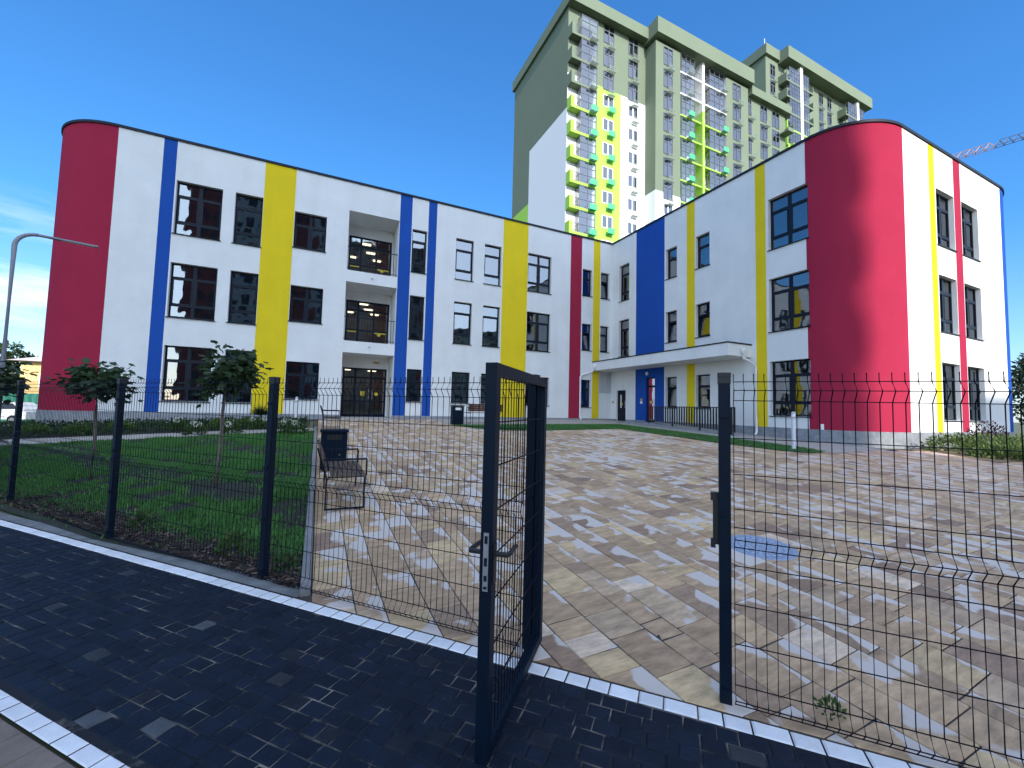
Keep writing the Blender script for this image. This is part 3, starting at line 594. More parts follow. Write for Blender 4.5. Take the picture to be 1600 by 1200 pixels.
for i in range(n+1):
    y = 14.75-(14.75-10.35)*i/n; zb_ = zt1+.03 if y > yb2 else zt1+(zt2-zt1)*(yb2-y)/(yb2-yc2)+.03
    if i % 11 == 0: ra.box(x0+.03, x0+.075, y-.03, y+.03, zb_-.03, Zr(.22))
    else: ra.box(x0+.04, x0+.055, y-.032, y+.032, zb_+.08, Zr(.22))
ra.box(x0+.035, x0+.07, 10.32, 14.78, Zr(.221), Zr(.255)); obj('railing', ra, M['black'], rmp)

# ------------------------------------------------------------------ apartment tower behind
M['sage'] = mat('sage_render', (.17, .207, .147), .9, spec=.2, var=.06, vscale=.3); M['sagedark'] = mat('dark_sage_render', (.20, .25, .20), .9, spec=.2, var=.06, vscale=.3)
M['lime'] = mat('lime_render', (.36, .62, .10), .9, spec=.2); M['twhite'] = mat('tower_white', (.78, .78, .78), .9, spec=.2)
M['emerald'] = mat('emerald_panel', (.06, .52, .20), .5); M['tframe'] = mat('tower_frame', (.10, .11, .14), .5); M['basket'] = mat('basket_grey', (.24, .29, .24), .5)
M['beige'] = mat('loggia_beige', (.6, .56, .5), .9); M['sagepale'] = mat('parapet_sage', (.24, .30, .22), .9)
tower = thing('apartment_building', (40, 45, 0), 'nearer part of the tall sage green apartment block with lime and white panels', 'apartment block')
tower2 = thing('apartment_building', (78, 48, 0), 'taller sage green apartment block farther right with white pillars and balconies', 'apartment block')
def rect(mb, x0, x1, y, z0, z1, m): mb.poly([(x0, y, z0), (x1, y, z0), (x1, y, z1), (x0, y, z1)], m)
TM = [M['sage'], M['lime'], M['twhite'], M['sagedark']]
mb = MB()
Y1, Y2, Y3 = 38.7, 36.9, 37.2
z1t = 47.3+H0; zl = 39.0+H0; zw = 39.1+H0
rect(mb, 24.3, 36.0, Y1, 40.3+H0 - 1.3, z1t, 0) ; rect(mb, 24.3, 28.3, Y1, 0, zl, 2); rect(mb, 28.3, 32.1, Y1, 0, zl, 1); rect(mb, 32.1, 36.0, Y1, 0, zl, 2)
zs2 = 27.1+H0; zsl = 38.3+H0
def side(mb, x, y0, y1, z0, z1, m): mb.poly([(x, y0, z0), (x, y1, z0), (x, y1, z1), (x, y0, z1)], m)
side(mb, 24.3, Y1, 48, 0, 34.8+H0, 2); side(mb, 24.3, 48, 53.2, 0, 27.5+H0, 1); side(mb, 24.3, 48, 53.2, 27.5+H0, 34.8+H0, 0); side(mb, 24.3, Y1, 53.2, 34.8+H0, z1t, 0)
side(mb, 36.0, Y2, Y1, zs2, 48, 0); side(mb, 36.0, Y2, Y1, 0, zs2, 2)
rect(mb, 36.0, 40.2, Y2, zs2, 48, 0); rect(mb, 36.0, 40.2, Y2, 0, zs2, 2); rect(mb, 48.9, 53.4, Y2, 0, 48, 0)
side(mb, 53.4, Y2, 44, 0, 48, 0); rect(mb, 53.4, 62.4, Y3, 0, 47.5, 0); side(mb, 62.4, Y3, 41, 0, 47.5, 0)
mb.poly([(24.3, 53.2, 0), (53.4, 53.2, 0), (53.4, 53.2, 48), (24.3, 53.2, 48)], 0)
# loggia recess between 40.2 and 48.9
side(mb, 40.2, Y2, Y2+1.6, 0, 48, 2); side(mb, 48.9, Y2, Y2+1.6, 0, 48, 2); rect(mb, 40.2, 48.9, Y2+1.6, 0, 48, 2)
obj('wall', mb, TM, tower)
mb = MB()
def cornice(mb, x0, x1, y0, y1, z0, z1): mb.box(x0, x1, y0, y1, z0+H0, z1+H0)
cornice(mb, 24.0, 36.0, 37.75, 53.5, 47.05, 48.5); cornice(mb, 35.6, 53.75, 36.15, 53.4, 46.75, 48.75+.02); cornice(mb, 53.76, 62.9, 36.5, 52, 45.55, 46.75)
mb.box(26, 26.2, 41, 49, 48.75+H0, 49.8+H0); obj('cornice', mb, M['sage'], tower)
# basket and tower windows
def basket_kind(green):
    k = ('basket', green)
    if k in WC: return WC[k]
    b = MB(); W_, D_, Hh = .95, .5, .62
    [b.box(0, W_, -D_+.1*i, -D_+.1*i+.05, 0, .03) for i in range(5)]
    for x in (0, W_-.03): b.box(x, x+.03, -D_, -D_+.03, .04, Hh); b.box(x, x+.03, -D_+.03, 0, Hh-.03, Hh)
    b.box(.03, W_-.03, -D_, -D_+.03, Hh-.03, Hh)
    if green: b.box(.03, W_-.03, -D_+.005, -D_+.02, .04, Hh-.03)
    else:
        for i in range(8): b.box(.03+.11*i, .06+.11*i, -D_+.005, -D_+.02, .04, Hh-.03)
    f = obj('air_conditioner_basket', b, M['emerald'] if green else M['basket'], None, True); COL.objects.unlink(f); WC[k] = (f, []); return WC[k]
TFW = M['twhite']
def tcol(par, x0, x1, y, ztops, kindf, bx=None):
    for i, zt_ in enumerate(ztops):
        st = kindf(i)                         # 'd' dark glass, 'l' lime, 'w' white frames
        if st is None: continue
        h = 2.4 if st == 'd' else 1.55
        kd = window_kind(x1-x0, h, '2x2' if st == 'd' else '2x1', 0, M['tframe'] if st == 'd' else TFW, M['towerglass'], False, .07, 't'+st)
        put(kd, par, (x0, y-.05, zt_+H0-h), 0)
        if bx is not None: put(basket_kind(st in 'lg'), par, (x0+bx, y-.01, zt_+H0-h-.72), 0)
obj_back = MB()
tops1 = [47.2-3*i for i in range(10)]
tcol(tower, 29.35, 30.95, Y1, tops1, lambda i: 'd' if i < 3 else 'l', .6)
tcol(tower, 33.2, 34.75, Y1, tops1, lambda i: 'd' if i < 3 else 'w', .5)
tops2 = [46.1-2.9*i for i in range(9)]
tcol(tower, 37.3, 38.85, Y2, tops2, lambda i: 'w' if i > 6 else 'd', .5)
tcol(tower, 50.15, 51.8, Y2, tops2[:7], lambda i: 'd', .7)
tops3 = [45.3-2.85*i for i in range(7)]
tcol(tower, 53.7, 54.5, Y3, tops3, lambda i: 'd', .2); tcol(tower, 56.5, 58.05, Y3, tops3, lambda i: 'd', .7); tcol(tower, 59.2, 60.9, Y3, tops3, lambda i: 'd')
def glazing(par, x0, x1, y0, y1, z0, z1, nx=3, sidegl=True):
    fr = MB(); pn = MB()
    for i in range(nx+1): x = x0+(x1-x0)*i/nx; fr.box(x-.035, x+.035, y0-.03, y0+.03, z0, z1)
    for z in (z0+.04, z0+(z1-z0)*.38, z0+(z1-z0)*.72, z1-.04): fr.box(x0, x1, y0-.028, y0+.028, z-.035, z+.035)
    if sidegl:
        n = 3
        for i in range(1, n+1): y = y0+(y1-y0)*i/n; fr.box(x0-.03, x0+.03, y-.035, y+.035, z0, z1)
        for z in (z0+.04, z0+(z1-z0)*.38, z1-.04): fr.box(x0-.028, x0+.028, y0+.03, y1, z-.035, z+.035)
        pn.poly([(x0, y0, z0), (x0, y1, z0), (x0, y1, z1), (x0, y0, z1)])
    pn.poly([(x0, y0, z0), (x1, y0, z0), (x1, y0, z1), (x0, y0, z1)])
    o = obj('balcony_glazing', fr, M['tframe'], par); obj('pane', pn, M['towerglass'], o); return o
# corner balconies, one per storey
for i in range(11):
    z = 43.4-2.93*i+H0; green = i >= 3; yb0 = 37.85; xa, xb = 24.3, 27.9
    mb = MB(); mb.box(xa, xb, yb0, Y1-.005, z-.3, z)
    mb.box(xa, xa+.14, yb0, Y1-.005, z, z+1.15); mb.box(xa+.14, xa+.45, yb0, yb0+.12, z, z+1.15)
    bal = obj('balcony', mb, M['lime'] if green else M['sage'], tower)
    glazing(bal, xa+1.35, xb-.05, yb0+.06, Y1-.02, z+.003, z+2.6, 2)
    mb = MB(); mb.box(xa+.46, xa+1.3, yb0+.05, yb0+.08, z+1.02, z+1.06)
    for k in range(6): x = xa+.5+.15*k; mb.box(x-.012, x+.012, yb0+.05, yb0+.075, z, z+1.02)
    obj('railing', mb, M['tframe'], bal); put(basket_kind(green), tower, (xb-1.15, yb0-.01, z-.15), 0)
# loggias D and E with pillar
for i in range(8):
    z = 44.0-2.88*i+H0; green = i >= 2
    mb = MB(); mb.box(40.21, 44.08, Y2+.02, Y2+1.59, z-.2, z); mb.box(44.72, 48.89, Y2+.02, Y2+1.59, z-.2, z)
    bal = obj('balcony', mb, M['lime'] if green else M['twhite'], tower)
    glazing(bal, 40.5, 42.85, Y2+.1, Y2+1.5, z+.003, z+2.6, 3, False); glazing(bal, 45.7, 48.5, Y2+.1, Y2+1.5, z+.003, z+2.6, 3)
    mb = MB(); mb.box(42.9, 44.05, Y2+.06, Y2+.09, z+1.0, z+1.04)
    for k in range(5): mb.box(42.95+.25*k, 42.97+.25*k, Y2+.06, Y2+.085, z, z+1.0)
    mb.box(44.75, 45.65, Y2+.06, Y2+.09, z+1.0, z+1.04)
    for k in range(5): mb.box(44.8+.2*k, 44.82+.2*k, Y2+.06, Y2+.085, z, z+1.0)
    obj('railing', mb, M['tframe'], bal); put(basket_kind(green), tower, (41.3, Y2-.0, z-.1), 0); put(basket_kind(green), tower, (47.7, Y2-.0, z-.1), 0)
mb = MB(); mb.box(44.2, 44.6, Y2-.02, Y2+1.58, 0, zsl+1.6, 0); mb.box(44.2, 44.6, Y2-.02, Y2+1.58, zsl+1.6, 46.7+H0, 1); obj('pillar', mb, [M['lime'], M['twhite']], tower)
for i in range(5):
    z = 42.3-2.85*i+H0; mb = MB(); mb.box(60.95, 62.38, Y3-1.3, Y3-.005, z-.2, z); mb.box(62.25, 62.38, Y3-1.3, Y3-.005, z, z+1.1); mb.box(60.95, 62.24, Y3-1.3, Y3-1.2, z, z+.35)
    obj('balcony', mb, M['lime'] if i > 0 else M['sage'], tower)
# the taller block
mb = MB(); Y4, Y5 = 41.0, 39.6
z4 = 58.9+H0
rect(mb, 63.8, 92.3, Y4, 0, z4+1, 0); side(mb, 63.8, Y4, 60, 0, z4+1, 0); side(mb, 92.3, Y4, 60, 0, z4+1, 0); mb.poly([(63.8, 60, 0), (92.3, 60, 0), (92.3, 60, z4), (63.8, 60, z4)], 0); obj('wall', mb, [M['sage']], tower2)
mb = MB(); cornice(mb, 63.4, 67.0, 40.6, 60.2, 59.0, 60.7); cornice(mb, 66.95, 92.7, 39.2, 60.2, 58.6, 60.3+.3); obj('cornice', mb, M['sage'], tower2)
tops4 = [58.0-2.75*i for i in range(7)]
tcol(tower2, 64.9, 66.2, Y4, tops4, lambda i: 'd', .3); tcol(tower2, 78.6, 79.9, Y4, tops4, lambda i: 'd', .2); tcol(tower2, 81.2, 82.5, Y4, tops4, lambda i: 'd', .2)
for i in range(7):
    z = 55.2-2.75*i+H0; green = i >= 3
    for x0, x1, x2 in ((67.0, 68.0, 74.4), (84.4, 85.4, 92.2)):
        mb = MB(); mb.box(x0, x2, Y5, Y4-.005, z-.28, z); mb.box(x0, x0+.14, Y5, Y4-.005, z, z+1.15); mb.box(x2-.14, x2, Y5, Y4-.005, z, z+1.15)
        bal = obj('balcony', mb, M['lime'] if green else M['sage'], tower2)
        glazing(bal, x1-.1, x1+2.6, Y5+.06, Y4-.02, z+.003, z+2.45, 4); glazing(bal, x1+3.5, x1+5.2, Y5+.06, Y4-.02, z+.003, z+2.45, 3, False)
for x in (70.7, 88.1): mb = MB(); mb.box(x, x+.7, Y5-.03, Y4-.003, 30, 58.6+H0-.003); obj('pillar', mb, M['twhite'], tower2)
mb = MB(); mb.tube([(64.2, 41.4, 60.7+H0), (64.2, 41.4, 62.3+H0)], .06, 6); obj('mast', mb, M['grey'], tower2)

# ------------------------------------------------------------------ blocks across the street (mirrored in the windows, they shade the yard)
def blockmat(name, c1, c2, per):
    m = bpy.data.materials.new(name); m.use_nodes = True; n = m.node_tree.nodes; l = m.node_tree.links.new; b = n['Principled BSDF']
    t = n.new('ShaderNodeTexCoord'); sp = n.new('ShaderNodeSeparateXYZ'); l(t.outputs['Object'], sp.inputs[0])
    def frac(s, k):
        d = n.new('ShaderNodeMath'); d.operation = 'DIVIDE'; l(s, d.inputs[0]); d.inputs[1].default_value = k; f = n.new('ShaderNodeMath'); f.operation = 'FRACT'; l(d.outputs[0], f.inputs[0]); return f.outputs[0]
    def inside(s, a, c):
        x = n.new('ShaderNodeMath'); x.operation = 'COMPARE'; l(s, x.inputs[0]); x.inputs[1].default_value = (a+c)/2; x.inputs[2].default_value = (c-a)/2; return x.outputs[0]
    wx = inside(frac(sp.outputs[0], 3.3), .25, .75); wz = inside(frac(sp.outputs[2], 2.8), .3, .82)
    wm = n.new('ShaderNodeMath'); wm.operation = 'MULTIPLY'; l(wx, wm.inputs[0]); l(wz, wm.inputs[1])
    st = inside(frac(sp.outputs[0], per), .0, .5)
    x1 = n.new('ShaderNodeMixRGB'); x1.inputs['Color1'].default_value = (*c1, 1); x1.inputs['Color2'].default_value = (*c2, 1); l(st, x1.inputs['Fac'])
    x2 = n.new('ShaderNodeMixRGB'); x2.inputs['Color2'].default_value = (.03, .035, .045, 1); l(wm.outputs[0], x2.inputs['Fac']); l(x1.outputs[0], x2.inputs['Color1']); l(x2.outputs[0], b.inputs['Base Color'])
    b.inputs['Roughness'].default_value = .7; return m
def block(label, x0, x1, y0, h, m, bal=False, bumps=()):
    t = thing('apartment_building', ((x0+x1)/2, y0-9, 0), label, 'apartment block')
    mb = MB(); mb.box(x0, x1, y0-18, y0, 0, h)
    for a, b, hh in bumps: mb.box(a, b, y0-8, y0-2, h, h+hh)  # unseen roof boxes, added to shade the lower right of the end wall
    obj('wall', mb, m, t)
    if bal:
        nb = int(h/2.8)
        for i in range(6, nb):
            z = 2.8*i; mb = MB(); mb.box(x1, x1+1.8, y0-2.2, y0-.3, z, z+1.25); obj('balcony', mb, M['beige'], t)
XEDGE = 5.1
block('tall red and white apartment block across the street, reflected in the school windows', -30, XEDGE, -80, 71, blockmat('red_block', (.36, .36, .36), (.22, .05, .05), 19.8), True)
block('lower red apartment block across the street, reflected in the middle windows', XEDGE+.02, 34, -80.2, 47.7, blockmat('red_block_low', (.24, .035, .03), (.22, .21, .20), 13.2), False, [(13.5, 17.5, 4.4), (19.5, 22, 3.2)])
block('low pale apartment block across the street to the right', 36, 84, -80, 26, blockmat('pale_block', (.5, .45, .36), (.35, .3, .24), 6.6))

# ------------------------------------------------------------------ fence
FT, FN = Vector((float(TD[0]), float(TD[1]), 0)), Vector((float(ND[0]), float(ND[1]), 0))
WZ = [1.745, 1.695, 1.64, 1.43, 1.23, 1.04, .94, .883, .833, .734, .528, .32, .106, .045, .005]; VZ = {1.695: 1, .883: 1, .045: 1}
def post(par, p, zb, zt):
    d = FT*.03; n = FN*.02; mb = MB(); mb.obox((p[0], p[1], (zb+zt)/2), FT*.03, FN*.03, (0, 0, (zt-zb)/2)); o = obj('fence_post', mb, M['fence'], par)
    c = MB(); c.obox((p[0], p[1], zt+.012), FT*.034, FN*.034, (0, 0, .012)); c.obox((p[0], p[1], zt-.02), FT*.033, FN*.033, (0, 0, .018)); obj('post_cap', c, M['black'], o)
    for z in (.12, .58, 1.04, 1.62): k = MB(); k.obox((p[0]-FN.x*.036, p[1]-FN.y*.036, zb+z), FT*.022, FN*.006, (0, 0, .012)); obj('clamp', k, M['fence'], o)
    return o
def panel(par, a, b, za, zb, gap=.05):
    a, b = Vector((*a, za)), Vector((*b, zb)); d = b-a; Ln = d.length; du = d/Ln; a = a+du*gap; Ln -= 2*gap; mb = MB(); n = round(Ln/.05); nn = Vector((-du.y, du.x, 0))
    off = -nn*.036; up_ = Vector((0, 0, 1))
    for z in WZ:
        v = -nn*.04 if z in VZ else Vector((0, 0, 0)); p0 = a+off+up_*z+v; mb.tube([p0, p0+du*Ln], .0031, 4, cap=False)
    prof = [(0, 1.79), (0, 1.745), (1, 1.695), (0, 1.64), (0, .94), (1, .883), (0, .833), (0, .106), (1, .045), (0, .0)]
    for i in range(n+1): 
        base = a+off+du*(Ln*i/n)+nn*.005; mb.tube([base+up_*z-nn*.04*f for f, z in prof], .0028, 4, cap=False)
    return obj('mesh_panel', mb, M['wire'], par)
pL = [(-6.3, 11.95), (-4.12, 8.9), (-2.06, 6.22), (-.37, 4.36), (1.335, 2.49)]
fl = thing('mesh_fence', (-.37, 4.36, 0), 'long dark blue wire mesh fence with posts, in front of the lawn and trees', 'fence')
for p in pL: post(fl, p, -.05, 1.79)
for a, b in zip(pL[:-1], pL[1:]): panel(fl, a, b, .012, .012)
pR = [(2.11, 1.62), (3.76, -.29), (5.42, -2.2)]
fr_ = thing('mesh_fence', (2.11, 1.62, 0), 'dark blue wire mesh fence right of the gate, with a strike plate on its post', 'fence')
for p in pR: post(fr_, p, -.05, 1.79)
for a, b in zip(pR[:-1], pR[1:]): panel(fr_, a, b, .015, .015, .045)
k = MB(); c = Vector((2.11, 1.62, .985))-FT*.044
k.obox(c+FN*.01, FT*.016, FN*.014, (0, 0, .145))
for z in (-.135, .125): k.obox(c-FT*.016-FN*.012+Vector((0, 0, z)), FT*.012, FN*.02, (0, 0, .022))
obj('strike_plate', k, M['black'], fr_)
# gate
hg, lt = Vector((1.38, 2.45, 0)), Vector((.72, 1.735, 0)); gd = (lt-hg).normalized(); gn = Vector((-gd.y, gd.x, 0)); GL = (lt-hg).length
gate = thing('gate', (hg.x, hg.y, .05), 'open dark blue metal gate with wire mesh infill, silver lock plate and black lever handle', 'gate')
mb = MB(); zb, zt = .055, 1.785; e = .028
UZ = Vector((0, 0, 1))
def bar(mb, a, b, hx, hy, m=0):
    a, b = Vector(a), Vector(b); d = (b-a)/2; ax = d.normalized(); t = UZ if abs(ax.z) < .5 else gd; s_ = ax.cross(t).normalized(); mb.obox((a+b)/2, d, s_*hx, s_.cross(ax)*hy, m)
bar(mb, lt+UZ*zb, lt+UZ*zt, e, e); bar(mb, hg+UZ*zb, hg+UZ*zt, e, e); bar(mb, lt-gd*e+UZ*(zt-e), hg+gd*e+UZ*(zt-e), e-.001, e); bar(mb, lt-gd*e+UZ*(zb+e), hg+gd*e+UZ*(zb+e), e-.001, e)
obj('frame', mb, M['fence'], gate)
mb = MB(); sideN = gn if gn.dot(Vector((1, -1, 0))) > 0 else -gn
for i in range(1, 20): p = hg+gd*(.03+(GL-.06)*i/20)+sideN*.008; mb.tube([p+UZ*(zb+2*e), p+UZ*(zt-2*e)], .0026, 4, cap=False)
for z in (.28, .48, .68, .88, 1.08, 1.28, 1.48): p = hg+sideN*.014+UZ*(zb+z-.02); mb.tube([p+gd*.03, p+gd*(GL-.03)], .0038, 5)
obj('mesh_panel', mb, M['wire'], gate)
mb = MB(); zc = .905; c = lt+gd*(e+.003)+UZ*zc
mb.obox(c, gd*.003, gn*.012, (0, 0, .125)); lp = obj('lock_plate', mb, M['steel'], gate)
mb = MB()
for z, h in ((.10, .012), (.085, .006), (.0, .018), (-.07, .012), (-.11, .006)): mb.obox(c+UZ*z+gd*.002, gd*.003, gn*.007, (0, 0, h))
obj('latch', mb, M['dark'], lp)
mb = MB()
for s_ in (1, -1):
    b0 = lt+gn*(e*s_)+UZ*.935; mb.tube([b0, b0+gn*.06*s_, b0+gn*.065*s_-gd*.02, b0+gn*.06*s_-gd*.13], .011, 8); mb.obox(b0-UZ*.04, gd*.018, gn*.006, (0, 0, .085))
obj('handle', mb, M['black'], gate)
mb = MB()
for z in (.35, 1.5): mb.tube([hg-gd*.045+UZ*(z-.05), hg-gd*.045+UZ*(z+.05)], .014, 8); mb.obox(hg-gd*.04+UZ*z, gd*.03, gn*.008, (0, 0, .02))
obj('hinge', mb, M['black'], gate)

# ------------------------------------------------------------------ greenery
def grassmesh(name, poly, n, h, cols, holes=(), dens=None):
    xs = [p[0] for p in poly]; ys = [p[1] for p in poly]; pts = []
    P0 = np.array(poly)
    def inpoly(q):
        x, y = q[:, 0], q[:, 1]; ins = np.zeros(len(q), bool); j = len(P0)-1
        for i in range(len(P0)):
            xi, yi = P0[i]; xj, yj = P0[j]; c = ((yi > y) != (yj > y)) & (x < (xj-xi)*(y-yi)/((yj-yi) or 1e-9)+xi); ins ^= c; j = i
        return ins
    q = RNG.uniform((min(xs), min(ys)), (max(xs), max(ys)), (n*3, 2)); q = q[inpoly(q)]
    if dens is not None: q = q[RNG.random(len(q)) < dens(q)]
    for hx, hy, r in holes: q = q[np.hypot(q[:, 0]-hx, q[:, 1]-hy) > r*RNG.uniform(.6, 1.15, len(q))]
    q = q[:n]; m_ = len(q); z = G(q)+.004; a = RNG.uniform(0, 2*PI, m_); hh = h*RNG.uniform(.5, 1.3, m_); wd = RNG.uniform(.004, .008, m_)*(1+.06*np.hypot(q[:, 0], q[:, 1])); ln = RNG.uniform(.1, .7, m_)*hh; b = RNG.uniform(0, 2*PI, m_)
    V = np.empty((m_, 3, 3)); V[:, 0, 0] = q[:, 0]-np.cos(a)*wd; V[:, 0, 1] = q[:, 1]-np.sin(a)*wd; V[:, 1, 0] = q[:, 0]+np.cos(a)*wd; V[:, 1, 1] = q[:, 1]+np.sin(a)*wd; V[:, 0, 2] = V[:, 1, 2] = z
    V[:, 2, 0] = q[:, 0]+np.cos(b)*ln; V[:, 2, 1] = q[:, 1]+np.sin(b)*ln; V[:, 2, 2] = z+hh
    me = bpy.data.meshes.new(name); me.vertices.add(m_*3); me.vertices.foreach_set('co', V.ravel()); me.loops.add(m_*3); me.loops.foreach_set('vertex_index', np.arange(m_*3)); me.polygons.add(m_); me.polygons.foreach_set('loop_start', np.arange(m_)*3); me.polygons.foreach_set('loop_total', np.full(m_, 3))
    me.materials.append(cols); me.update(); me.validate(); o = bpy.data.objects.new(name, me); COL.objects.link(o); return o
def leafmat(name, c, c2, tr=.25, sc=2.0):
    m = mat(name, c, .55, spec=.35, dirt=c2, vscale=sc, detail=6); n = m.node_tree.nodes; l = m.node_tree.links.new
    t = n.new('ShaderNodeBsdfTranslucent'); mx = n.new('ShaderNodeMixShader'); mx.inputs[0].default_value = tr; l(n[m['mixnode']].outputs[0], t.inputs['Color'])
    o = n['Material Output']; l(n['Principled BSDF'].outputs[0], mx.inputs[1]); l(t.outputs[0], mx.inputs[2]); l(mx.outputs[0], o.inputs['Surface']); return m
M['grass'] = leafmat('grass_blades', (.105, .28, .06), (.06, .17, .04), .3, 1.2)
TREES = [(-5.75, 11.3), (-3.67, 10.1), (-1.48, 8.36)]
sp_ = [(-2.6, 9.0, .3), (-1.1, 7.9, .45), (-2.2, 8.2, .35), (-.9, 9.2, .3), (-3.2, 9.6, .3), (-1.7, 7.3, .25), (-.6, 6.4, .22), (-2.9, 11.5, .3), (-1.8, 12.4, .35), (-4.8, 12.8, .3)]
def nearf(q):
    v = (q-np.array([-.37, 4.36]))@ND; return (np.clip((v-.12)/.5, 0.04, 1)*np.clip(.75+1.7*(np.sin(q[:,0]*2.1+1)*np.sin(q[:,1]*1.7)+.6*np.sin(q[:,0]*4.3+q[:,1]*2.9)+.4*np.sin(q[:,1]*6.1-q[:,0]*3.7)), .1, 1))
tag(kind(grassmesh('lawn_grass', LAWN, 90000, .06, M['grass'], [(x, y, .4) for x, y in TREES]+sp_, nearf), 'stuff'), 'dark green lawn with bare patches behind the fence', 'grass')
tag(kind(grassmesh('strip_grass', STRIP1+STRIP2[-2:0:-1] if 0 else [(5.0, 16.2), (5.5, 14.6), (6.3, 13.75), (7.4, 13.45), (11.2, 13.4), (11.25, 9), (11.5, 7.2), (11.95, 6.55), (12.6, 6.6), (13.0, 7.4), (13.05, 15.65)], 26000, .045, M['grass']), 'stuff'), 'green grass strip along the edge of the paved yard', 'grass')
far = grassmesh('verge_grass', [(-40, 25), (-9.8, 25), (-9.8, 36), (-40, 40)], 16000, .12, leafmat('lit_grass', (.10, .20, .03), (.07, .13, .02))); tag(kind(far, 'stuff'), 'sunlit grass verge beyond the left end of the school', 'grass')
lt_ = MB(); random.seed(77)
for i in range(150):
    x, y = random.uniform(.2, 9), random.uniform(-1, 12)
    if (np.array([x, y])-BO)@BN < .1: continue
    a = random.uniform(0, 6.3); q = Vector((x, y, g1(x, y)+.006)); d = Vector((math.cos(a), math.sin(a), 0)); t_ = Vector((-d.y, d.x, random.uniform(-.2, .2))); l_ = random.uniform(.008, .022); lt_.poly([q, q+d*l_*.5+t_*l_*.35, q+d*l_, q+d*l_*.5-t_*l_*.35], random.choice((0, 1)))
tag(kind(obj('leaf_litter', lt_, [mat('dry_leaf', (.06, .04, .02), .9), mat('grit', (.03, .028, .025), .9)]), 'stuff'), 'scattered tiny dry leaves and grit on the plaza slabs', 'litter')
# bark mulch by the fence
mb = MB(); bark = []
for i in range(3800):
    u = random.uniform(-12.6, -2.6); v = abs(random.gauss(0, .28))-.13
    p = OD+TD*u+ND*v
    if p[0] > -.08 or (p-BO)@BN < .05: continue
    if u < -7.6: p = p+np.array([-.02, .0])
    z = g1(*p)+random.uniform(.005, .025); a = random.uniform(0, 2*PI); l_ = random.uniform(.012, .035); w_ = random.uniform(.006, .014); tl = random.uniform(-.5, .5)
    ax = Vector((math.cos(a), math.sin(a), tl)); ay = Vector((-math.sin(a), math.cos(a), random.uniform(-.4, .4))); mb.obox((p[0], p[1], z), ax*l_, ay*w_, (0, 0, .003), random.choice((0, 0, 0, 1, 1, 2)))
tag(kind(obj('bark_mulch', mb, [mat('bark', (.055, .032, .022), .85, var=.5, vscale=30), mat('dark_bark', (.025, .016, .014), .9), mat('pale_bark', (.14, .10, .075), .85)]), 'stuff'), 'brown bark chips along the foot of the fence', 'mulch')
def leaf(mb, p, d, n, s, m=0, lobed=False):
    d = d.normalized(); t = n.cross(d)
    if t.length < 1e-4: t = Vector((1, 0, 0))
    t.normalize(); n = d.cross(t)
    if lobed: pr = [(0, 0), (.34, .05), (.30, .28), (.55, .50), (.27, .58), (0, 1.0), (-.27, .58), (-.55, .50), (-.30, .28), (-.34, .05)]
    else: pr = [(0, 0), (.28, .4), (0, 1), (-.28, .4)]
    mb.poly([p+d*(b*s)+t*(a*s)-n*(abs(a)*s*.25+b*b*s*.18) for a, b in pr], m)
def rdir(): 
    z = random.uniform(-1, 1); a = random.uniform(0, 2*PI); r = math.sqrt(1-z*z); return Vector((r*math.cos(a), r*math.sin(a), z))
M['maple'] = leafmat('maple_leaves', (.055, .10, .036), (.028, .046, .02), .28, 3.0)
M['bark2'] = mat('young_bark', (.16, .13, .105), .85, var=.35, vscale=18, bump=.4, bscale=40)
def globe_tree(p, h, cw, ch, label, seed, lean=0.0):
    random.seed(seed); z0 = g1(*p); t = thing('maple_tree', (p[0], p[1], z0), label, 'tree', 'young maples in the lawn')
    tr = MB(); base = Vector((p[0], p[1], z0-.05)); fork = Vector((p[0]+lean, p[1], z0+h-ch*.75))
    tr.tube([base, base.lerp(fork, .4)+Vector((.012, .008, 0)), base.lerp(fork, .75)+Vector((-.006, 0, 0)), fork], .029, 8, r1=.022); cr = MB(); cen = fork+Vector((0, 0, ch*.3))
    tips = []
    for i in range(13):
        a = 2*PI*i/13+random.uniform(-.3, .3); e = random.uniform(-.1, 1.2); L_ = random.uniform(.55, 1.0)
        tip = fork+Vector((math.cos(a)*math.cos(e)*cw*.5*L_, math.sin(a)*math.cos(e)*cw*.5*L_, math.sin(e)*ch*.62*L_)); mid = fork.lerp(tip, .5)+Vector((0, 0, .05)); tr.tube([fork-Vector((0, 0, .05)), mid, tip], .009, 5, r1=.003); tips += [mid, tip, fork.lerp(tip, .8)]
    obj('trunk', tr, M['bark2'], t, smooth=True)
    for i in range(640):
        tp = random.choice(tips); q = tp+Vector((random.gauss(0, cw*.13), random.gauss(0, cw*.13), random.gauss(0, ch*.13)))
        o_ = (q-cen); d = (Vector((o_.x, o_.y, -.12))+rdir()*.35); leaf(cr, q, d, Vector((random.gauss(0, .35), random.gauss(0, .35), 1)), random.uniform(.085, .155), 0, True)
    obj('crown', cr, M['maple'], t)
globe_tree(TREES[0], 2.4, 1.25, .95, 'young globe maple at the far left behind the fence, beside the lamp pole', 3)
globe_tree(TREES[1], 2.25, .85, .8, 'young globe maple in front of the red rounded end of the school', 4)
globe_tree(TREES[2], 2.42, .92, .95, 'young globe maple in front of the ground floor windows, nearest the plaza', 5, .06)
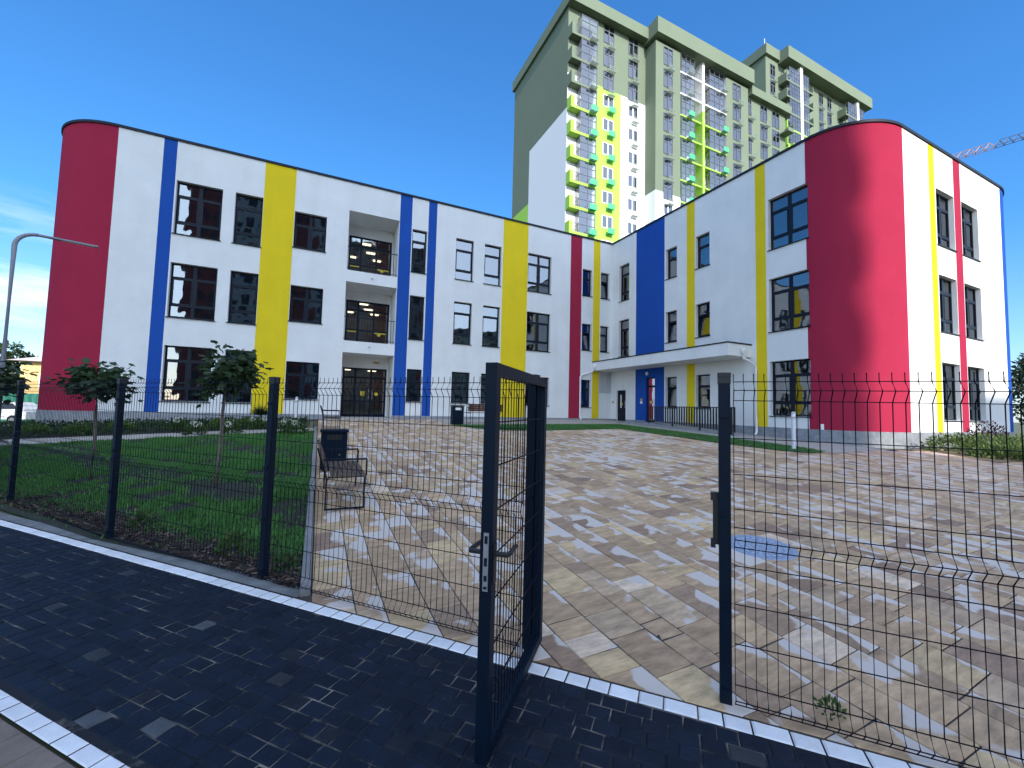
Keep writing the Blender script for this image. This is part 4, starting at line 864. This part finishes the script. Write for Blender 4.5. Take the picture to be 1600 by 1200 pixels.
def bush(name, p, r, h, n, ls, m, label, cat, group=None, flowers=None, up_=.6):
    z0 = g1(*p); t = MB(); f = MB()
    for i in range(n):
        d = rdir(); d.z = abs(d.z); k = random.uniform(.35, 1)**.6; q = Vector((p[0]+d.x*r*k, p[1]+d.y*r*k, z0+.02+d.z*h*k))
        leaf(t, q, d+Vector((0, 0, up_))+rdir()*.5, rdir(), ls*random.uniform(.6, 1.3))
    if flowers is None: o = obj(name, t, m); tag(o, label, cat, group); return o
    rt_ = thing(name, (p[0], p[1], z0), label, cat, group); obj('foliage', t, m, rt_)
    for i in range(flowers):
        a = random.uniform(0, 2*PI); k = random.uniform(.2, .95); c = Vector((p[0]+math.cos(a)*r*k, p[1]+math.sin(a)*r*k, z0+h*random.uniform(.75, 1.05))); f = MB()
        for j in range(46): d = rdir(); leaf(f, c+d*.055, d+rdir()*.3, rdir(), .04)
        obj('bloom', f, M['petal'], rt_)
    return rt_
random.seed(21)
M['petal'] = mat('white_petals', (.75, .74, .62), .7); M['shrub'] = leafmat('yellow_green_shrub', (.12, .20, .03), (.05, .10, .02), .3); M['hedge'] = leafmat('dark_shrub', (.035, .075, .022), (.018, .04, .014)); M['hyd'] = leafmat('hydrangea_leaves', (.07, .13, .03), (.04, .08, .02))
# bed by the wall
cover = MB()
for i in range(9000):
    x, y = random.uniform(-10.4, -.35), random.uniform(16.2, 18.8); q = Vector((x, y, g1(x, y)+random.uniform(.02, .16)))
    leaf(cover, q, rdir()+Vector((0, 0, .8)), rdir(), random.uniform(.05, .1))
tag(kind(obj('ground_cover', cover, M['hedge']), 'stuff'), 'low dark green ground cover in the bed along the school wall', 'plants')
for i, (x, y) in enumerate(((-8.6, 16.6), (-7.4, 16.7), (-6.4, 16.6), (-5.5, 16.8), (-2.9, 16.7), (-2.2, 16.9))):
    bush('low_shrub', (x, y), .38, .32, 420, .07, M['shrub'], 'low yellow-green shrub, number one of a loose row in the bed' if 0 else ['low yellow-green shrub at the far left of the wall bed', 'low yellow-green shrub left of the first maple trunk', 'low yellow-green shrub just right of the first maple trunk', 'low yellow-green shrub below the blue stripe, left of the white flowers', 'low yellow-green shrub among the white hydrangeas, left one', 'low yellow-green shrub among the white hydrangeas beside the spiky plant'][i], 'shrub', 'yellow-green shrubs in the bed')
hy = ['white hydrangea at the left end of the flowering group', 'white hydrangea on the lawn edge left of the maple trunk', 'white hydrangea right of the maple trunk with one big bloom', 'white hydrangea behind the third fence post', 'white hydrangea at the walk left of the litter bin', 'white hydrangea beside the bollard light', 'white hydrangea nearest the kerb corner']
for i, (x, y) in enumerate(((-3.95, 16.5), (-3.35, 15.5), (-2.4, 15.4), (-1.75, 16.2), (-1.1, 15.0), (-.75, 15.9), (-.55, 14.6))):
    bush('hydrangea', (x, y), .27, .36, 260, .09, M['hyd'], hy[i], 'flowering shrub', 'white hydrangeas', [3, 3, 2, 4, 3, 4, 3][i])
mb = MB(); random.seed(5); p = (-1.93, 18.2); z0 = g1(*p)
for i in range(520):
    d = rdir(); d.z = abs(d.z)*1.1+.1; d.normalize(); q = Vector((p[0], p[1], z0+.28)); e_ = q+d*random.uniform(.3, .55); t_ = d.cross(rdir()).normalized()*.008; mb.poly([q+d*.06-t_, q+d*.06+t_, e_])
mb.tube([(p[0], p[1], z0), (p[0], p[1], z0+.32)], .04, 7); tag(obj('spiky_plant', mb, M['hedge']), 'dark spiky round plant in front of the yellow stripe', 'plant')
# weeds at the fence foot
for i, (x, y, s_) in enumerate(((-.72, 5.1, .16), (-1.9, 6.6, .13), (-.2, 4.5, .10), (2.52, 1.32, .06))):
    bush('weed', (x, y), s_, s_*1.1, 90, s_*.45, M['hyd'], ['leafy weed left of the third fence post', 'leafy weed left of the second fence post', 'small weed at the foot of the third fence post', 'tiny weed in the paving joint under the right fence'][i], 'weed', 'weeds by the fence')
random.seed(31)
M['juniper'] = leafmat('juniper', (.13, .19, .05), (.06, .10, .03)); M['barberry'] = leafmat('barberry', (.07, .018, .025), (.03, .01, .015))
for i, (x, y, r, h) in enumerate(((17.6, 5.6, .8, .55), (19.2, 5.2, 1.0, .6), (18.0, 4.7, .8, .4), (20.8, 5.0, 1.1, .6), (17.0, 4.6, .6, .3))):
    bush('spreading_shrub', (x, y), r, h, 900, .10, M['juniper'], ['sunlit spreading shrub closest to the school wall', 'sunlit spreading shrub in the middle of the right hand bed', 'low sunlit spreading shrub at the front edge of the right bed', 'sunlit spreading shrub at the right edge of the picture', 'small sunlit spreading shrub at the left tip of the right bed'][i], 'shrub', 'shrubs by the right end of the school', up_=.2)
bush('barberry_bush', (20.9, 5.9), .6, 1.0, 900, .08, M['barberry'], 'dark red barberry bush at the right end of the school', 'shrub')

# ------------------------------------------------------------------ street furniture
M['woodslat'] = mat('brown_slats', (.085, .055, .038), .6, var=.3, vscale=20)
M['woodred'] = mat('red_brown_slats', (.13, .05, .03), .6, var=.3, vscale=20)
def bench(label, loc, rz, m):
    t = thing('bench', loc, label, 'bench'); L_ = 1.6
    for i in range(6): mb = MB(); x = .0+i*.077; mb.bbox(x, x+.066, -L_/2, L_/2, .44, .465, .006); obj('seat_slat', mb, m, t, True)
    c, s_ = math.cos(R(18)), math.sin(R(18))
    for i in range(4):
        mb = MB(); u = .06+i*.085; q = Vector((-.03-s_*u, 0, .46+c*u)); mb.obox(q+Vector((-s_*.037, 0, c*.037)), (s_*-.037, 0, c*.037), (0, L_/2, 0), (c*.012, 0, s_*.012)); obj('back_slat', mb, m, t, True)
    for y in (-L_/2+.12, L_/2-.12):
        mb = MB(); d = .013
        for a, b in (((-.06, y, .005), (.45, y, .005)), ((.44, y, .02), (.44, y, .43)), ((-.03, y, .43), (.44, y, .43)), ((-.045, y, .02), (-.045, y, .44)), ((-.05, y, .43), (-.17, y, .83)), ((.46, y, .44), (.46, y, .66)), ((-.1, y, .67), (.46, y, .67))): mb.tube([a, b], d, 6)
        obj('side_frame', mb, M['dark'], t, True)
    t.rotation_euler = (0, 0, rz); return t
bench('brown slatted bench on the plaza by the kerb, nearest the camera', (.20, 6.8, g1(.2, 6.8)+.003), 0, M['woodslat'])
bench('brown slatted bench far along the kerb near the entrance', (.25, 15.5, g1(.25, 15.5)+.003), 0, M['woodslat'])
bench('red-brown bench beyond the grass strip, seen behind the gate', (6.6, 16.75, g1(6.6, 16.75)+.012), PI*.5, M['woodred'])
def bin_(label, x, y, rz, hood):
    t = thing('litter_bin', (x, y, g1(x, y)+.003), label, 'litter bin'); mb = MB(); mb.bbox(-.24, .24, -.17, .17, .03, .74, .02); mb.box(-.2, .2, -.13, .13, 0, .03); obj('body', mb, M['fence'], t, True)
    mb = MB(); mb.bbox(-.26, .26, -.19, .19, .742, .80, .02); ld = obj('lid', mb, M['fence'] if not hood else M['dark'], t, True)
    mb = MB(); mb.box(-.13, .13, -.176, -.171, .60, .70); obj('slot', mb, M['whiteplastic'] if hood else M['black'], t, True)
    mb = MB(); mb.lathe([(.015, 0), (.015, .01)], (.1, -.178, .3), 8); mb.tube([(.24, 0, .42), (.29, 0, .42)], .018, 6); obj('lock', mb, M['steel'], t, True); t.rotation_euler = (0, 0, rz)
bin_('dark blue-grey litter bin behind the near bench', .33, 9.0, 0, False)
bin_('dark litter bin with a pale slot at the tip of the grass strip', 5.25, 16.45, 0, True)
def bollard(label, x, y):
    t = thing('bollard_light', (x, y, g1(x, y)+.01), label, 'bollard light', 'bollard lights in the grass'); mb = MB(); mb.lathe([(.055, 0), (.055, .01), (.05, .02), (.05, .88)], n=14); obj('post', mb, M['grey'], t, True, True)
    mb = MB(); mb.lathe([(.052, .88), (.052, 1.0)], n=14); obj('lens', mb, M['whiteplastic'], t, True, True); mb = MB(); mb.lathe([(.055, 1.0), (.055, 1.03), (.03, 1.06), (.001, 1.065)], n=14); obj('cap', mb, M['grey'], t, True, True)
bollard('pale bollard light in the flower bed by the walk', -.68, 16.6); bollard('pale bollard light in the grass strip beside the gate', 5.94, 15.0); bollard('pale bollard light at the tip of the grass strip by the red wall', 12.25, 7.2)
mc = thing('manhole_cover', (4.36, 2.92, g1(4.36, 2.92)), 'round bluish grey manhole cover set in the plaza slabs behind the right fence', 'manhole cover')
mb = MB(); z0 = g1(4.36, 2.92); sx = (g1(4.66, 2.92)-g1(4.06, 2.92))/.6; sy = (g1(4.36, 3.22)-g1(4.36, 2.62))/.6
def onp(r, a, h): return (4.36+r*math.cos(a), 2.92+r*math.sin(a), z0+h+sx*r*math.cos(a)+sy*r*math.sin(a))
N = 36; mb.mesh([onp(.27, 2*PI*i/N, .006) for i in range(N)]+[onp(.33, 2*PI*i/N, .009) for i in range(N)]+[onp(.34, 2*PI*i/N, 0) for i in range(N)], [(i, (i+1) % N, N+(i+1) % N, N+i) for i in range(N)]+[(N+i, N+(i+1) % N, 2*N+(i+1) % N, 2*N+i) for i in range(N)])
M['castiron'] = mat('painted_iron', (.25, .32, .44), .6, var=.3, vscale=30, bump=.4, bscale=50)
obj('ring', mb, M['castiron'], mc)
mb = MB(); mb.poly([onp(.268, 2*PI*i/N, .005) for i in range(N)])
for rr in (.06, .12, .18, .24):
    for i in range(24):
        a, b = 2*PI*i/24, 2*PI*(i+.6)/24; mb.poly([onp(rr-.018, a, .009), onp(rr+.018, a, .009), onp(rr+.018, b, .009), onp(rr-.018, b, .009)], 1)
obj('lid', mb, [M['castiron'], mat('worn_iron', (.42, .50, .62), .5, var=.3, vscale=40)], mc)
# street lamp
lx, ly = -5.70, 11.69; lz = g1(lx, ly); lamp = thing('street_lamp', (lx, ly, lz), 'slender grey street lamp with bent arm at the left edge', 'street lamp')
mb = MB(); ztop = 3.34+H0; ad = Vector((.957, .29, 0)); pts = [Vector((lx, ly, lz-.02)), Vector((lx, ly, lz+2)), Vector((lx, ly, ztop-.3))]
for i in range(1, 9): a = PI/2*i/8; pts.append(Vector((lx, ly, ztop-.3))+ad*(.3*(1-math.cos(a)))+Vector((0, 0, .3*math.sin(a))))
mb.tube(pts, .042, 10, r1=.036); obj('pole', mb, M['lampgrey'], lamp, smooth=True)
mb = MB(); q = pts[-1]; an = Vector((-ad.y, ad.x, 0)); e1 = q+ad*.86
mb.tube([q, q+ad*.25], .03, 8); mb.obox(q+ad*.52, ad*.36, an*.06, (0, 0, .016)); hd = obj('lamp_head', mb, M['lampgrey'], lamp)
mb = MB(); mb.obox(q+ad*.58-Vector((0, 0, .018)), ad*.24, an*.045, (0, 0, .003)); obj('diffuser', mb, M['whiteplastic'], hd)

# ------------------------------------------------------------------ far left: car, fence, house, tree
def wheel_(par, x, y, r):
    mb = MB(); n = 18; prof = [(.10, r*.55), (.10, r*.93), (.07, r), (-.07, r), (-.10, r*.93), (-.10, r*.55)]
    vs = [(x+q*math.cos(2*PI*k_/n), y+d, r+q*math.sin(2*PI*k_/n)) for d, q in prof for k_ in range(n)]; mb.mesh(vs, [(i*n+k_, i*n+(k_+1) % n, (i+1)*n+(k_+1) % n, (i+1)*n+k_) for i in range(5) for k_ in range(n)]); o = obj('wheel', mb, M['black'], par, True)
    mb = MB(); mb.disc((x, y-.09, r), r*.58, (1, 0, 0), (0, 0, 1)); mb.disc((x, y+.09, r), r*.58, (1, 0, 0), (0, 0, 1)); obj('rim', mb, M['steel'], o, True)
car = thing('parked_car', (-19.3, 40.2, g1(-19.3, 40.2)), 'white hatchback parked in the sun beyond the left end of the school', 'car')
lo = [(-2.1, .3), (-2.12, .62), (-2.0, .86), (-1.1, .95), (1.75, .97), (2.08, .85), (2.1, .35)]; hi = [(-1.1, .955), (-.45, 1.42), (.1, 1.5), (1.1, 1.47), (1.85, 1.0), (1.75, .955)]
def extr(mb, pr, w0, w1, m=0):
    n = len(pr); zmx = max(z for _, z in pr); zmn = min(z for _, z in pr); f = lambda z: w0+(w1-w0)*(z-zmn)/(zmx-zmn)
    mb.mesh([(x, -f(z), z) for x, z in pr]+[(x, f(z), z) for x, z in pr], [tuple(range(n-1, -1, -1)), tuple(range(n, 2*n))]+[(i, (i+1) % n, n+(i+1) % n, n+i) for i in range(n)], m)
M['carwhite'] = mat('white_car_paint', (.8, .8, .8), .25); mb = MB(); extr(mb, lo, .86, .84); extr(mb, hi, .78, .60); obj('body', mb, M['carwhite'], car, True)
M['carglass'] = mat('car_glass', (.02, .025, .03), .05, spec=.8)
for s_ in (-1, 1):
    mb = MB(); w_ = lambda z: (.78-.18*(z-.955)/.545+.006)*s_
    for pr in ([(-.95, 1.0), (-.42, 1.37), (.2, 1.42), (.2, 1.0)], [(.27, 1.0), (.27, 1.42), (1.05, 1.4), (1.55, 1.02)]): mb.poly([(x, w_(z), z) for x, z in pr])
    obj('side_window', mb, M['carglass'], car, True)
mb = MB(); mb.poly([(-1.075, -.7, .99), (-1.075, .7, .99), (-.49, .58, 1.4), (-.49, -.58, 1.4)]); obj('windscreen', mb, M['carglass'], car, True)
for x in (-1.3, 1.3):
    for y in (-.8, .8): wheel_(car, x, y, .31)
for y in (-.62, .62): mb = MB(); mb.obox((-2.09, y, .68), (.03, 0, 0), (0, .16, 0), (0, 0, .07)); obj('headlight', mb, M['whiteplastic'], car, True)
car.rotation_euler = (0, 0, R(-18))
gf = thing('metal_fence', (-25, 50, g1(-25, 50)), 'green corrugated metal fence behind the white car', 'fence')
mb = MB(); a = Vector((-36, 47)); b = Vector((-14, 53.5)); n = 110
for i in range(n):
    p, q = a.lerp(b, i/n), a.lerp(b, (i+1)/n); o_ = .05*(i % 2); mb.poly([(p.x, p.y-o_, -1.2), (q.x, q.y-.05+o_, -1.2), (q.x, q.y-.05+o_, 1.82), (p.x, p.y-o_, 1.82)])
obj('sheet', mb, mat('green_sheet', (.03, .22, .16), .5), gf)
hs = thing('house', (-24, 60, g1(-24, 60)), 'yellow house with a pale hipped roof far behind the left end of the school', 'house')
mb = MB(); mb.box(-27.0, -12, 58, 66, -1.5, 5.1); obj('wall', mb, mat('yellow_house', (.72, .5, .22), .9), hs)
mb = MB(); mb.mesh([(-27.8, 57.3, 5.1), (-11.5, 57.3, 5.1), (-11.5, 66.7, 5.1), (-27.8, 66.7, 5.1), (-24, 62, 6.6), (-15, 62, 6.6)], [(0, 1, 5, 4), (1, 2, 5), (2, 3, 4, 5), (3, 0, 4), (3, 2, 1, 0)]); obj('roof', mb, mat('pale_roof', (.5, .42, .4), .8), hs)
for x in (-25.6, -23.4, -21, -18.6): mb = MB(); mb.box(x, x+1, 57.95, 58.02, 2.4, 3.9); f_ = obj('window', mb, M['twhite'], hs); mb = MB(); mb.poly([(x+.1, 57.94, 2.5), (x+.9, 57.94, 2.5), (x+.9, 57.94, 3.8), (x+.1, 57.94, 3.8)]); obj('pane', mb, M['carglass'], f_)
def bigtree(name, p, h, cw, label, m, seed, n=2600, ls=.3, cone=False):
    random.seed(seed); z0 = g1(*p); t = thing(name, (p[0], p[1], z0), label, 'tree'); tr = MB(); tr.tube([(p[0], p[1], z0-.2), (p[0]+.1, p[1], z0+h*.4), (p[0], p[1], z0+h*.85)], h*.028, 9, r1=h*.006); cr = MB(); cl = []
    for i in range(46):
        d = rdir(); k = random.uniform(.45, 1); zz = .58+d.z*.40*k; wr = (cw*.5*(1.05-zz) if cone else cw*.5*math.sqrt(max(.05, 1-((zz-.58)/.42)**2))); c = Vector((p[0]+d.x*wr, p[1]+d.y*wr, z0+h*zz)); cl.append((c, random.uniform(.10, .17)*cw))
        if i < 16: tr.tube([(p[0], p[1], z0+h*max(.25, zz-.22)), c], h*.006, 5, r1=h*.002)
    obj('trunk', tr, M['bark2'], t)
    for i in range(n): c, r = random.choice(cl); d = rdir(); leaf(cr, c+d*r*random.uniform(.5, 1), d+rdir()*.8, rdir(), ls*random.uniform(.6, 1.3))
    obj('crown', cr, m, t)
M['treeg'] = leafmat('tree_leaves', (.07, .12, .035), (.03, .055, .02)); M['conifer'] = leafmat('conifer', (.035, .065, .03), (.015, .03, .015))
bigtree('broadleaf_tree', (-29.5, 62, ), 7.4, 5.0, 'grey-green tree beside the yellow house at the far left', M['treeg'], 8, 4500, .42)
bigtree('conifer_tree', (47, 10.5), 7.0, 5.5, 'dark conifer beyond the right end of the school', M['conifer'], 9, 3000, .28, True)
bigtree('conifer_tree', (52, 6.5), 8.0, 6, 'darker taller conifer at the right edge of the picture', M['conifer'], 10, 3000, .28, True)
bigtree('conifer_tree', (43, 8.0), 4.2, 4.0, 'small conifer in front of the others at the right edge', M['conifer'], 12, 2400, .22, True)

# ------------------------------------------------------------------ crane
cr = thing('tower_crane', (122, 6, 0), 'tower crane whose lattice jib reaches in above the right end of the school', 'crane')
zc = 52.8+H0; ja, jb = Vector((114.6, 36.2, zc)), Vector((122, 6, zc)); jd = (jb-ja).normalized(); jn = Vector((-jd.y, jd.x, 0))
def lattice(mb, a, b, n, w_, h_, r):
    d = (b-a)/n; pa = None
    for i in range(n+1):
        c = a+d*i; L0, R0, T0 = c+jn*w_, c-jn*w_, c+Vector((0, 0, h_))+d*.5
        if pa: mb.tube([pa[0], L0], r, 4); mb.tube([pa[1], R0], r, 4); mb.tube([pa[2], L0], r*.7, 4); mb.tube([pa[2], R0], r*.7, 4)
        if i < n:
            mb.tube([L0, R0], r*.6, 4); mb.tube([L0, T0], r*.7, 4); mb.tube([R0, T0], r*.7, 4)
            if pa: mb.tube([pa[2], T0], r, 4)
        pa = (L0, R0, T0)
mid = ja+jd*6.3; mb = MB(); lattice(mb, ja, mid, 5, .55, 1.1, .07); obj('jib_tip', mb, mat('red_white_steel', (.45, .27, .25), .5), cr)
mb = MB(); lattice(mb, mid, jb, 22, .55, 1.1, .07); lattice(mb, jb, jb+jd*12, 9, .55, 1.1, .07); obj('jib', mb, mat('blue_grey_steel', (.10, .13, .22), .5), cr)
mb = MB()
for sx in (-.9, .9):
    for sy in (-.9, .9): mb.tube([(122+sx, 6+sy, -1), (122+sx, 6+sy, zc+6)], .1, 4)
for i in range(30):
    z = 2*i
    for sx in (-.9, .9): mb.tube([(122+sx, 5.1, z), (122+sx, 6.9, z+2)], .06, 4); mb.tube([(121.1, 6+sx, z), (122.9, 6+sx, z+2)], .06, 4)
obj('mast', mb, M['twhite'], cr)
